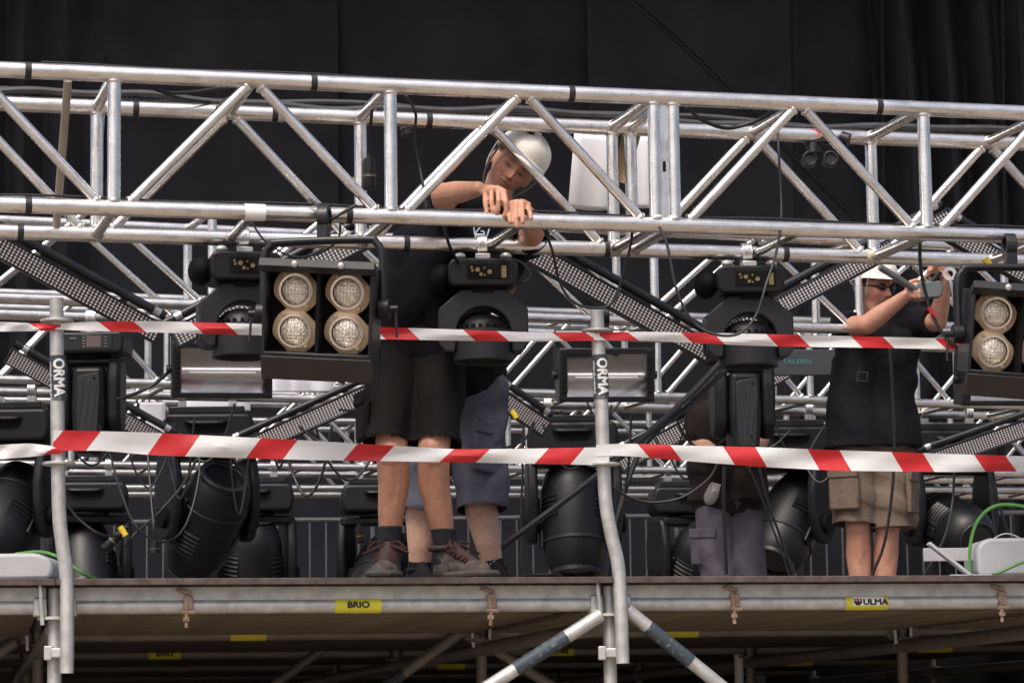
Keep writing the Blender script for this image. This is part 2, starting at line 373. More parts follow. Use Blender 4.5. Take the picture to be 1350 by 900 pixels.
for s_, lab in ((S0-.12, 'unseen black skirt added to block light under the deck, by the first guard post'), (S1+.12, 'unseen black skirt added to block light under the deck, by the green cable'), ):  # unseen end skirts, added to keep light out from under the deck
    sk_ = MB(); nn = 60; vs = []; fs = []
    for i in range(nn+1):
        for z in (0.02, DZ-.05):
            p = dk(s_+.03*math.sin(i*1.9), .1+13.4*i/nn, z); vs.append(p-dk(s_, 0, 0))
    for i in range(nn): fs.append((2*i, 2*i+2, 2*i+3, 2*i+1))
    tag(sk_.add(vs, fs).build('shade_skirt', BLKMAT, loc=dk(s_, 0, 0)), lab, 'skirt')
# scaffold under it
scaf = thing('scaffold', 'galvanised modular scaffold carrying the stage deck, ledgers marked with yellow labels', 'scaffold', dk(0, 0, 0))
B = scaf.location.copy()
ledger = {}
for ri, t in enumerate(ROWS):
    m = GALV if ri == 0 else GALV_SHADE
    for i in range(5):
        a, b = dk(S0+i*BAY+.035, t, LZ), dk(S0+(i+1)*BAY-.035, t, LZ)
        o = tube_part('ledger', a, b, RL, m, scaf, B, weld=False); ledger[(ri, i)] = (o, a, b)
    for i in range(6):
        s = S0+i*BAY
        lean = Vector((0, 0, 0))
        st = tube_part('standard', dk(s, t, .03), dk(s, t, DZ-.03), RL-.001, m, scaf, B, weld=False)
        for z in (LZ-.04, LZ-.56, LZ-1.1):
            MB().hollow((0, 0, z-.034), (0, 0, z-.024), .062, RL).build('rosette', m, st)
        MB().box((0, 0, -.022), (.16, .16, .008)).build('base_plate', m, st)
        if ri < 4:
            tube_part('transom', dk(s-.002, t+.04, LZ-.075), dk(s-.002, ROWS[ri+1]-.04, LZ-.075), .03, GALV_SHADE, scaf, B, weld=False)
        # wedge heads either side of the standard
        if ri < 2 and 1 <= i <= 4:
            for sd_ in (-1, 1):
                h = MB(); c = dk(s+sd_*.052, t-.004, LZ)-B
                rz = Matrix.Rotation(YAWD, 3, 'Z')
                h.box(c, (.05, .07, .066), rz, .86)
                o = h.build('wedge_head', m, scaf, .006)
                k = MB(); k.box(c+Vector((-sd_*.012, -.045, .01)), (.016, .009, .15), Matrix.Rotation(.06*sd_, 3, 'Y'), .8)
                k.build('wedge', ALU2, scaf, .002)
def label_at(ri, px, py_w, text, half, flip=False, big=.03):
    o, a, b = None, None, None
    for i in range(5):
        o_, a_, b_ = ledger[(ri, i)]
        for q in np.linspace(0, 1, 400):
            p = a_.lerp(b_, q); d = p-Vector((0, 0, CZ))
            x = F*d.x/(d.y*cp+d.z*sp)*cr+675
            if abs(x-px) < 2.2: o, a, b, u = o_, a_, b_, (p-a_).length; break
        if o: break
    if not o: return
    y = band(o, YEL, u-half, u+half, RL+.0016, 'yellow_label')
    if text:
        s_ = -1 if flip else 1
        letters_on_tube(text, big, RL+.0030, INK, y, u+(.03 if 'ULMA' in text else 0), math.pi-.05, s_, -s_, 1.2)
    return y, u
label_at(0, 468, 0, 'BRIO', .083)
yl = label_at(0, 1138, 0, 'ULMA', .080)
wp = MB()                                             # white field and red mark of the right-hand label
pat = []
y_, u_ = yl
def wrap(x0, x1, b0, b1, r, n=6):
    vs = []; fs = []
    for i in range(n+1):
        b = b0+(b1-b0)*i/n; t = math.pi-b/r
        vs += [(r*math.cos(t), r*math.sin(t), u_+x0), (r*math.cos(t), r*math.sin(t), u_+x1)]
    for i in range(n): fs.append((2*i, 2*i+1, 2*i+3, 2*i+2))
    return vs, fs
MB().add(*wrap(-.055, .062, -.012, .024, RL+.0022)).build('white_field', WHITE, y_)
mk = MB()
for (x0, x1, b0, b1) in ((-.052, -.046, -.004, .016), (-.028, -.022, -.004, .016), (-.046, -.037, -.010, .004), (-.037, -.028, -.010, .004)): mk.add(*wrap(x0, x1, b0, b1, RL+.0031, 3))
mk.build('dark_mark', INK, y_)
MB().add(*wrap(-.043, -.031, .004, .016, RL+.0032, 3)).build('red_mark', REDP, y_)
for ri, px, tx, hf in ((1, 323, '', .08), (2, 213, 'BRIO', .085), (2, 733, 'BRIO', .08), (1, 890, '', .09), (2, 980, '', .08), (2, 1227, '', .10), (3, 1048, '', .09), (3, 590, '', .09)):
    label_at(ri, px, 0, tx, hf, flip=(px == 733), big=.034)
# rusty beam clamps hung on the front ledger
for px in (-55, 252, 650, 962, 1298):
    c = onz(px, 796, LZ); s = (c-D0).dot(de); c = dk(s, 0, LZ)-B
    cl = MB(); rz = Matrix.Rotation(YAWD, 3, 'Z')
    cl.box(c+rz @ Vector((0, -.028, .012)), (.034, .012, .05), rz); cl.box(c+rz @ Vector((-.014, .0, .052)), (.05, .07, .012), rz @ Matrix.Rotation(.3, 3, 'Y'))
    o = cl.build('beam_clamp', RUST, scaf, .003)
    bo = MB(); bo.tube(c+Vector((0, -.034, .02)), c+Vector((0, -.034, -.075)), .0065, 8); bo.tube(c+Vector((0, -.034, -.038)), c+Vector((0, -.034, -.052)), .0125, 6)
    bo.tube(c+rz @ Vector((-.022, -.034, -.022)), c+rz @ Vector((.022, -.034, -.022)), .008, 6)
    bo.build('clamp_bolt', RUST, o)
# braces with dark sleeves
def brace(p0, p1, u0, u1, txt='', m=GALV, r=.025):
    o = tube_part('brace', p0, p1, r, m, scaf, B, weld=False); bd = band(o, BLUEG, u0, u1, r+.0015, 'dark_sleeve')
    if txt: letters_on_tube(txt, .045, r+.003, WHITE, bd, (u0+u1)/2, math.pi, 1, -1, 1.1)
    return o
z_ = Vector((0, 0, 0))
def brp(px, py, t):                                  # point on the vertical plane t behind the front row
    d = wdir(px, py); o = Vector((0, 0, CZ)); k = (dk(0, t, 0)-Vector((o.x, o.y, 0))).dot(dn)/d.dot(dn); return o+d*k
brace(brp(792, 810, -.06), brp(560, 958, -.06), .15, .37)
brace(brp(826, 803, -.06), brp(1030, 968, -.06), .10, .30)
brace(brp(612, 830, 2.66), brp(430, 960, 2.66), .34, .52, 'ORMA', GALV_SHADE)
brace(brp(625, 838, 2.66), brp(800, 950, 2.66), .5, .64, '', GALV_SHADE)
brace(brp(440, 845, 5.4), brp(330, 925, 5.4), .5, .64, '', GALV_SHADE)
brace(brp(20, 845, 2.66), brp(-140, 960, 2.66), .3, .45, '', GALV_SHADE)
ul = tube_part('standard', brp(976, 960, 5.5), brp(974, 845, 5.5), RL, GALV_SHADE, scaf, B, weld=False)
bd = band(ul, WHITE, .20, .42, RL+.0015, 'white_sleeve'); letters_on_tube('ULMA', .06, RL+.003, INK, bd, .32, -math.pi/2, 1, -1, 1.1)
# guard posts: bent tubes standing in front of the standards
def guard_post(label, pts, sleeve, tdeep, rings, grp):
    P = [brp(x, y, tdeep) for x, y in pts]; base = P[-1].copy()
    t = thing('guard_post', label, 'guard post', base, group=None)
    MB().ring([p-base for p in smooth_path(P, 6)], [.0245]*(len(P)*6-5), 18).build('post_tube', GALV, t)
    for (x, y) in rings:
        c = brp(x, y, tdeep)-base
        rr = MB(); rr.hollow(c-Vector((0, 0, .005)), c+Vector((0, 0, .005)), .058, .024)
        rr.build('rosette', GALV, t, .002)
    (x0, y0), (x1, y1) = sleeve
    a, b = brp(x1, y1, tdeep), brp(x0, y0, tdeep)
    s = bpy.data.objects.new('dark_sleeve', MB().ring([Vector((0, 0, 0)), Vector((0, 0, (b-a).length))], [.0285]*2, 18).mesh('dark_sleeve', BLUEG)); C.objects.link(s)
    s.parent = t; s.location = a-base; q = (b-a).to_track_quat('Z', 'Y'); s.rotation_euler = q.to_euler()
    L = (b-a).length; xl = q.inverted() @ Vector((0, -1, 0)); an = math.atan2(xl.y, xl.x)
    letters_on_tube('ORMA', .054, .0297, WHITE, s, L*.5, an+.22, -1, 1, .86)
    sp_ = MB(); rr_ = random.Random(5); z0 = L*.86
    while z0 > L*.14:                                  # small print too fine to read
        h_ = rr_.uniform(.003, .006); q0, q1 = an-1.12+rr_.uniform(0, .12), an-.72-rr_.uniform(0, .12)
        sp_.add([(.0297*math.cos(q), .0297*math.sin(q), z) for z in (z0, z0-h_) for q in (q0, (q0+q1)/2, q1)], [(0, 1, 4, 3), (1, 2, 5, 4)]); z0 -= h_+rr_.uniform(.002, .004)
    sp_.build('small_print', WHITE, s)['kind'] = 'stuff'
    cl = MB(); c = brp(pts[-2][0]-6, 860, tdeep+.03)-base; cl.box(c, (.075, .05, .034)); cl.box(c+Vector((-.05, .01, 0)), (.03, .03, .05)); cl.build('half_coupler', GALV, t, .004)
    return t
guard_post('bent galvanised guard post with dark lettered sleeve beside the pale grey light housing',
           [(74.5, 393), (75, 450), (76, 560), (77, 640), (79, 690), (84, 728), (88, 765), (88.5, 820), (88, 887)], ((76, 469), (77.5, 528)), -.085, [(75, 423), (77.5, 611)], None)
guard_post('bent galvanised guard post with dark lettered sleeve in front of a strobe',
           [(787, 406), (789, 460), (793, 540), (796, 620), (799, 665), (806, 705), (815, 745), (818.5, 800), (821, 874)], ((790.5, 468), (793, 526)), -.085, [(788, 436), (796, 612)], None)

# ------------------------------------------------------------------ barrier tape
def tape(label, stretches):
    allp = [brp(s[0][0][0], s[0][0][1], s[4]) for s in stretches]; base = allp[0].copy()
    t = thing('barrier_tape', label, 'barrier tape', base)
    for k, (edge, period, slant, off, deep) in enumerate(stretches):
        xs = [e[0] for e in edge]; X = np.linspace(xs[0], xs[-1], 60)
        yt = np.interp(X, xs, [e[1] for e in edge]); yb = np.interp(X, xs, [e[2] for e in edge])
        ker = np.array([1, 2, 3, 2, 1])/9
        for arr in (yt, yb): arr[2:-2] = np.convolve(arr, ker, 'valid')
        vs = []; fs = []; uvs = []; NV = 5; u = 0; prev = None
        for i, x in enumerate(X):
            mid = brp(x, (yt[i]+yb[i])/2, deep)
            if prev is not None: u += (mid-prev).length
            prev = mid
            for j in range(NV):
                q = j/(NV-1); bow = .012*math.sin(math.pi*q)*math.sin(i*.21+k)+.006*math.sin(i*.5+q*4)
                edge_f = min(i, len(X)-1-i)/6; bow *= min(1, edge_f)
                p = brp(x, yt[i]*(1-q)+yb[i]*q, deep+bow); vs.append(p-base); uvs.append((u, (1-q)*.075))
        for i in range(len(X)-1):
            for j in range(NV-1): fs.append((i*NV+j, (i+1)*NV+j, (i+1)*NV+j+1, i*NV+j+1))
        o = MB().add(vs, fs).build('tape_stretch', stripe_mat('striped_tape', period, slant, .38, off), t)
        ul_ = o.data.uv_layers.new(name='UVMap')
        for lp in o.data.loops: ul_.data[lp.index].uv = uvs[lp.vertex_index]
TP = -.118
tape('higher red and white barrier tape strung across the guard posts at lamp height',
     [([(-160, 418, 432), (0, 424, 437), (68, 427, 436), (80, 427, 434)], .31, .6, .2, TP),
      ([(72, 427, 434), (110, 424, 436), (200, 423, 438), (345, 427, 442), (500, 431, 447), (600, 434, 449), (700, 438, 450), (790, 438, 449)], .325, .6, .40, TP-.001),
      ([(783, 438, 448), (850, 437, 449), (1000, 440, 456), (1250, 446, 460), (1500, 450, 464)], .322, .6, .86, TP-.002)])
tape('lower red and white barrier tape strung across the guard posts at knee height',
     [([(-160, 596, 612), (0, 586, 605), (40, 584, 602), (72, 588, 598), (82, 591, 597)], .36, -.7, .45, TP),
      ([(70, 567, 590), (85, 567, 595), (130, 568, 593), (200, 570, 600), (400, 580, 606), (600, 592, 609), (700, 591, 611), (803, 589, 613)], .345, -.7, .05, TP-.001),
      ([(786, 586, 601), (820, 584, 600), (900, 587, 607), (1000, 589, 615), (1100, 593, 620), (1250, 598, 622), (1350, 601, 621), (1500, 606, 624)], .318, .6, .38, TP-.002)])

# roof added above the view to shade the rear stage, on four made-up towers
rf = MB(); rf.box((0, 20.6, 9.75), (17, 8.2, .12)); struct(rf.build('shade_roof', BLKMAT))
for x_, y_ in ((-7.9, 16.9), (7.9, 16.9), (-7.9, 24.4), (7.9, 24.4)):  # towers made up to carry the added roof
    tw = thing('shade_roof_tower', ('added unseen aluminium tower under the shade roof, %s' % ('beside the deep drape folds' if x_ > 0 and y_ > 20 else 'beside the narrow drape folds' if y_ > 20 else 'beyond the far end of the khaki worker\'s truss' if x_ > 0 else 'beyond the truss end by the first guard post')), 'tower', (x_, y_, 0), group='added towers of the shade roof')
    for dx in (-.25, .25):
        for dy in (-.25, .25): tube_part('tower_leg', Vector((x_+dx, y_+dy, 0)), Vector((x_+dx, y_+dy, 9.69)), .03, ALU2, tw, Vector((x_, y_, 0)), False)
    for k in range(9): tube_part('tower_rung', Vector((x_-.25, y_-.25, .6+k)), Vector((x_+.25, y_-.25, 1.1+k)), .018, ALU2, tw, Vector((x_, y_, 0)), False)
# ------------------------------------------------------------------ trusses
def box_truss(label, o, yaw, H, W, L, i0, i1, rc, rd, joints=(), m=ALU, midbars=True, name='box_truss'):
    e = Vector((math.cos(yaw), math.sin(yaw), 0)); n = Vector((-math.sin(yaw), math.cos(yaw), 0)); zz = Vector((0, 0, 1))
    t = thing(name, label, 'truss', o); g_ = .072
    def off(i): return sum(g_ for j in joints if i > j)
    s0 = i0*L; s1 = i1*L+off(i1)
    P = lambda s, w_, h: o+e*s+n*(W*w_)+zz*(H*h)
    parts = {}
    for w_ in (0, 1):
        for h in (0, 1):
            parts[('c', w_, h)] = tube_part('chord', P(s0, w_, h), P(s1, w_, h), rc, m, t, o, False, 18)
    for i in range(i0, i1+1):
        ss = [i*L+off(i)] + ([i*L+off(i)+g_] if i in joints else [])
        for s in ss:
            for w_ in (0, 1): parts[('v', i, w_)] = tube_part('upright', P(s, w_, 0)+zz*rc*.6, P(s, w_, 1)-zz*rc*.6, rd*1.28, m, t, o, True)
            for h in (0, 1): tube_part('crossbar', P(s, 0, h)+n*rc*.6, P(s, 1, h)-n*rc*.6, rd*1.15, m, t, o, True)
        if i < i1:
            a = ss[-1]; b = (i+1)*L+off(i+1); mid = (a+b)/2
            for w_ in (0, 1):
                tube_part('diagonal', P(a+.055, w_, 0)+zz*rc*.7, P(mid-.022, w_, 1)-zz*rc*.7, rd, m, t, o, True)
                tube_part('diagonal', P(b-.055, w_, 0)+zz*rc*.7, P(mid+.022, w_, 1)-zz*rc*.7, rd, m, t, o, True)
            if midbars:
                for h in (0, 1): tube_part('crossbar', P(mid, 0, h)+n*rc*.6, P(mid, 1, h)-n*rc*.6, rd*.95, m, t, o, True)
    return t, P, parts
YT = .2522
T1o = Vector((-1.3564, 9.839, 1.8254+CZ))
T1, P1, parts1 = box_truss('large bright aluminium box truss that the worker in black shorts leans on', T1o, YT, .4674, .532, .97, -2, 5, .0285, .0182, (2, 4))
def upx(P, w_, h, px):                               # position along a chord whose point projects to column px
    lo, hi = -3.0, 7.0
    for _ in range(50):
        md = (lo+hi)/2; d = P(md, w_, h)-Vector((0, 0, CZ))
        x = 675+F*d.x/(d.y*cp+d.z*sp)*cr
        if x < px: lo = md
        else: hi = md
    return lo
for w_, h, pxs in ((0, 1, (42, 418, 757, 1162)), (1, 1, (183, 366, 569)), (0, 0, (40, 462)), (1, 0, (29, 537, 801, 1036)), ):
    for px in pxs:
        s = upx(P1, w_, h, px)+2*.97
        band(parts1[('c', w_, h)], TAPEB, s-.011, s+.011, .0302)
s = upx(P1, 0, 0, 338)+2*.97; band(parts1[('c', 0, 0)], WHITE, s-.036, s+.036, .0298, 'white_tape')
s = upx(P1, 1, 0, 1146)+2*.97; band(parts1[('c', 1, 0)], mat('masking_tape', (.55, .47, .33), .7), s-.013, s+.013, .0298, 'masking_tape')
# perforated plate between the two truss sections, and a loose wooden brace
c = (P1(2*.97+.036, 0, .5)); pl_ = MB(); rz = Matrix.Rotation(YT, 3, 'Z')
for z0, z1 in ((-.21, -.04), (.0, .21)): pl_.box(c-T1o+rz @ Vector((0, .0, (z0+z1)/2)), (.034, .01, z1-z0), rz)
pl_.box(c-T1o+rz @ Vector((-.012, 0, -.02)), (.01, .01, .05), rz); pl_.box(c-T1o+rz @ Vector((.012, 0, -.02)), (.01, .01, .05), rz)
pl_.build('joint_plate', ALU, T1, .001)
a, b = P1(upx(P1, 0, 1, 97), 0.1, .97), P1(upx(P1, 1, 0, 76), 1, .03)
tube_part('loose_strut', a, b, .0145, mat('tan_strut', (.36, .32, .27), .5, .5), T1, T1o, False)

T2o = at(280, 403, 13.3); T2, P2, _ = box_truss('box truss hung with strobes, directly behind the helmeted worker', T2o, R(19.5), .445, .50, 1.1, -2, 5, .0262, .0165, (), ALU, False)
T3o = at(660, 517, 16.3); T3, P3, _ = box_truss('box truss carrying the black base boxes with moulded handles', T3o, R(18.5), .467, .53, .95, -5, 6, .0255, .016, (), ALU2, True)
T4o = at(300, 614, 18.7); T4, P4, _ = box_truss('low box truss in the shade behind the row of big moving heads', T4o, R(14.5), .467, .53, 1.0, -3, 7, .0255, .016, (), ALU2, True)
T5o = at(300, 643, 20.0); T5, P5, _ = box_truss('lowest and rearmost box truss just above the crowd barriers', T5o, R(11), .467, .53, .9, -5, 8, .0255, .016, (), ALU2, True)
# cable bundles lying along the front truss
def along(w_, h, spec, dz, dy=0):
    n = Vector((-math.sin(YT), math.cos(YT), 0)); out = []
    for px, wob in spec: out.append(P1(upx(P1, w_, h, px), w_, h)+Vector((0, 0, dz+wob))+n*dy)
    return out
def wcable(label, pts, r, m=RUB, name='cable', n=8):
    pts = smooth_path(pts); b0 = pts[0].copy(); return tag(MB().path([p-b0 for p in pts], r, n).build(name, m, loc=b0), label, 'cable')
xs = list(range(-120, 1480, 80))
wcable('thick grey cable lying along the rear top chord of the front truss', along(1, 1, [(x, .012*math.sin(x*.011)+.006*math.sin(x*.04)) for x in xs], .041, .0), .0145, GREYCAB)
wcable('second grey cable running over the rear top chord beside a thicker one', along(1, 1, [(x, .014*math.sin(x*.013+2)+.004*math.sin(x*.05)) for x in xs], .046, .030), .0115, GREYCAB)
wcable('thin black cable stretched along the front bottom chord', along(0, 0, [(x, .004*math.sin(x*.02)) for x in xs], .034, .006), .0045)
wcable('thin black cable lying on top of the front top chord', along(0, 1, [(x, .003*math.sin(x*.02)) for x in range(60, 760, 70)], .031, .004), .004)
# ------------------------------------------------------------------ drapes at the back
def drape(label, x0, x1, Y, amp, per, seed, z1=9.5, lean=0.):
    a = at(x0, 300, Y).x; b = at(x1, 300, Y).x; W_ = b-a; nx = max(8, int(W_/min(per/8, .06))); nz = 90; base = Vector((a, Y, 0))
    vs = []; fs = []
    for j in range(nz+1):
        z = z1*j/nz
        for i in range(nx+1):
            x = W_*i/nx; k = noise.noise(Vector((x*.7, z*.22, seed)))*1.4
            y = amp*math.sin(2*math.pi*x/per+k*2.2+seed)*(1+.3*math.sin(x*1.7+seed)) + .09*noise.noise(Vector((x*.9, z*.8, seed+5)))+.05*noise.noise(Vector((x*2.6+z*1.5, z*2.0-x, seed+9)))+.02*noise.noise(Vector((x*6-z*2, z*4, seed+2)))
            vs.append((x+lean*(z-4)*.1, y, z))
    for j in range(nz):
        for i in range(nx): q = j*(nx+1)+i; fs.append((q, q+1, q+nx+2, q+nx+1))
    o = MB().add(vs, fs).build('stage_drape', DRAPE, loc=base)
    return tag(o, label, 'drape')
drape('black drape with narrow folds beside the wide flat cloth, above the first guard post', -160, 138, 24.05, .085, .36, 1.3)
drape('wide flat black drape behind the first bay of the front truss', 136, 447, 24.0, .012, .9, 2.1)
drape('flat black drape directly behind the helmeted worker', 444, 782, 24.12, .012, 1.1, 3.7)
drape('flat black drape behind the sheet of white paper', 779, 1048, 24.0, .012, 1.0, 4.4)
drape('black drape with soft wide folds between two hanging chains', 1044, 1170, 24.16, .03, .6, 5.2)
drape('black drape gathered in deep vertical folds above the worker in khaki shorts', 1166, 1520, 23.95, .13, .33, 6.9, lean=-.25)
for px, lab in ((1047, 'hanging hoist chain in front of the flat drapes, farthest from the deep folds'), (1161, 'hanging hoist chain at the edge of the deep drape folds'), (1320, 'hanging hoist chain in front of the deep drape folds')):
    top = at(px, -160, 22.6); bot = at(px+6, 480, 22.6); n_ = 150; ch = MB()
    for i in range(n_):
        c = top.lerp(bot, i/n_)-top; s = (bot-top).length/n_*.72
        ax = Vector((1, 0, 0)) if i % 2 else Vector((0, 1, 0))
        ch.path([c+ax*.011*math.cos(a)+Vector((0, 0, s*math.sin(a))) for a in [k*math.pi/3 for k in range(7)]], .0042, 4)
    tag(ch.build('hoist_chain', CHAINM, loc=top), lab, 'chain')
# ------------------------------------------------------------------ lighting fixtures
def rounded(poly, r, k=4):                           # round the corners of a 2D polygon
    out = []; n = len(poly)
    for i in range(n):
        p = Vector(poly[i]); a = Vector(poly[i-1])-p; b = Vector(poly[(i+1) % n])-p
        d = min(r, a.length*.45, b.length*.45); a = p+a.normalized()*d; b = p+b.normalized()*d
        for j in range(k+1):
            t = j/k; out.append(tuple(a*(1-t)**2+p*2*t*(1-t)+b*t*t))
    return out
def make_spot(label, loc, rz):
    t = thing('moving_head_light', label, 'stage light', loc, (0, 0, rz), 'small moving heads hung under the front truss')
    c = MB(); c.hollow((-.02, 0, 0), (.02, 0, 0), .04, .031); c.box((0, 0, -.047), (.04, .05, .03)); c.box((0, -.02, .0), (.014, .09, .02)); c.build('hook_clamp', ALU2, t, .003)
    b = MB(); b.prism(rounded([(-.128, -.165), (.128, -.165), (.128, -.062), (-.128, -.062)], .032), -.10, .13); ba = b.build('base_box', BLK, t, .008)
    MB().box((.015, -.102, -.112), (.15, .006, .056)).build('socket_panel', BLKMAT, ba, .001)
    pins = MB()
    for i in range(8):
        x = -.05+.125*random.random(); z = -.112+random.uniform(-.018, .018); pins.tube((x, -.104, z), (x, -.109, z), random.uniform(.003, .009), 8)
    pins.box((.075, -.106, -.115), (.018, .003, .045)); pins.build('socket', BRASS, ba)['kind'] = 'stuff'
    e = MB()
    PZ = mat('pale_zinc', (.5, .5, .48), .4, .6)
    for x in (-.085, .085): MB().ell((x, -.06, -.05), (.022, .018, .014)).build('quarter_turn_lock', PZ, t)
    e.box((.0, -.055, -.052), (.055, .04, .022)); e.build('safety_plate', PZ, t, .003)
    f_ = MB(); f_.ell((-.15, .04, -.115), (.045, .085, .055)); f_.build('fan_cover', BLKMAT, t)
    MB().tube((0, 0, -.163), (0, 0, -.185), .075, 24).build('pan_bearing', BLKMAT, t)
    outer = [(-.082, -.172), (-.165, -.245), (-.165, -.375), (-.14, -.405), (-.105, -.405)]
    arch = [(-.100*math.cos(a), -.335+.098*math.sin(a)) for a in [k*math.pi/14 for k in range(15)]]
    poly = outer+arch+[(.105, -.405), (.14, -.405), (.165, -.375), (.165, -.245), (.082, -.172)]
    MB().prism(poly, -.062, .062).build('yoke', CHAR, t, .006)
    h = MB(); h.ring([Vector((0, 0, z)) for z in (-.262, -.272, -.29, -.318, -.32)], [.04, .065, .085, .096, .094], 28); hd = h.build('head', BLK, t)
    h = MB(); h.hollow((0, 0, -.322), (0, 0, -.437), .112, .098, 40); h.build('lens_hood', CHAR, hd, .003)
    MB().tube((0, 0, -.33), (0, 0, -.40), .0975, 32).build('lens', BLKG, hd)
    v = MB()
    for k in range(22):
        a = 2*math.pi*k/22; v.box((.1*math.cos(a), .1*math.sin(a), -.316), (.012, .012, .02), Matrix.Rotation(a, 3, 'Z'))
    v.build('vent_fin', BLKMAT, hd)['kind'] = 'stuff'
    for x in (-1, 1): MB().tube((x*.096, 0, -.345), (x*.168, 0, -.345), .03, 16).build('tilt_axle', BLKMAT, t)
    return t
def chord_at(P, w_, h, px): return P(upx(P, w_, h, px), w_, h)
A1 = make_spot('small moving head light on a grey arched yoke in front of the helmeted worker', chord_at(P1, 1, 0, 637), .06)
dup(A1, chord_at(P1, 1, 0, 322), (0, 0, .22), 'small moving head light half hidden by the four-lamp blinder on its yoke')
dup(A1, chord_at(P1, 1, 0, 985), (0, 0, .10), 'small moving head light above the upright narrow moving head with ribbed side panel')
ylt = MB(); b_ = at(661, 385, 10.66)
ylt.box((0, 0, 0), (.035, .004, .012), Matrix.Rotation(-.25, 3, 'Y')); ylt.box((.012, 0, .008), (.014, .004, .022), Matrix.Rotation(.3, 3, 'Y'))
tag(ylt.build('yellow_tape_scrap', YELT, loc=at(651, 386, 10.73)), 'torn scrap of yellow tape stuck below the sockets of a light', 'tape')
tg = MB(); tg.add([(-.02, 0, .01), (.012, -.004, -.02), (.03, .0, .02), (.018, .006, .016)], [(0, 1, 2, 3)])
tag(tg.build('peeling_sticker', mat('tan_paper', (.45, .30, .18), .7), loc=at(670, 386, 10.73)), 'tan paper sticker peeling off under a small moving head', 'sticker')

def make_slim(label, loc, rz):
    t = thing('slim_moving_head', label, 'stage light', loc, (0, 0, rz), 'slim moving heads under the second truss')
    c = MB(); c.hollow((-.025, 0, 0), (.025, 0, 0), .042, .03); c.box((0, 0, -.06), (.05, .05, .05)); c.build('hook_clamp', ALU2, t, .003)
    b = MB(); b.prism(rounded([(-.165, -.185), (.165, -.185), (.175, -.14), (.165, -.085), (-.165, -.085), (-.175, -.14)], .02), -.13, .13); ba = b.build('base_box', BLK, t, .01)
    MB().box((.0, -.131, -.135), (.24, .006, .07)).build('control_panel', BLKG, ba, .001)
    MB().box((.035, -.135, -.132), (.07, .004, .052)).build('display', SCREEN, ba)
    kk = MB()
    for i in range(4): kk.box((-.012, -.135, -.155+i*.014), (.012, .004, .006)); kk.box((.09, -.135, -.155+i*.014), (.016, .004, .004))
    kk.box((-.062, -.135, -.115), (.03, .003, .006)); kk.build('button', mat('dull_grey_print', (.14, .14, .14), .5), ba)['kind'] = 'stuff'
    MB().tube((0, 0, -.184), (0, 0, -.21), .09, 24).build('pan_bearing', BLKMAT, t)
    arm = rounded([(-.075, -.20), (.075, -.20), (.095, -.30), (.085, -.50), (.03, -.56), (-.03, -.56), (-.085, -.50), (-.095, -.30)], .03)
    a = MB(); a.prism(arm, .085, .15, 'x'); a.build('yoke_arm', BLK, t, .018)
    a = MB(); a.prism(arm, -.15, -.085, 'x'); a.build('yoke_arm', BLK, t, .018)
    MB().box((0, 0, -.215), (.29, .15, .03)).build('yoke_bridge', BLK, t, .01)
    h = MB(); h.prism(rounded([(-.075, -.24), (.075, -.24), (.082, -.45), (.062, -.64), (-.062, -.64), (-.082, -.45)], .03), -.10, .10); hd = h.build('head', BLK, t, .025)
    MB().prism(rounded([(-.05, -.29), (.055, -.27), (.06, -.34), (.045, -.61), (-.04, -.61), (-.05, -.45)], .02), -.108, -.095).build('side_panel', CHAR, hd, .004)
    s = MB()
    for x0 in (-.032, .0, .03): s.path(smooth_path([(x0+.012, -.110, -.31), (x0+.006, -.110, -.40), (x0-.008, -.110, -.5), (x0-.014, -.110, -.6)], 4), .002, 5)
    s.build('panel_rib', mat('worn_edge', (.04, .043, .047), .4), hd)['kind'] = 'stuff'
    q = MB(); q.tube((.032, -.106, -.30), (.032, -.112, -.30), .006, 10); q.tube((.02, -.106, -.56), (.02, -.112, -.56), .006, 10); q.build('screw', BLKMAT, hd)['kind'] = 'stuff'
    MB().tube((0, 0, -.645), (0, 0, -.655), .055, 24).build('lens', BLKG, hd)
    return t
C1 = make_slim('slim black moving head with a small display, right behind the first guard post', chord_at(P2, 1, 0, 122), -.05)
dup(C1, chord_at(P2, 0, 0, 976), (0, 0, .12), 'slim black moving head with ribbed side panel in front of the kneeling worker')

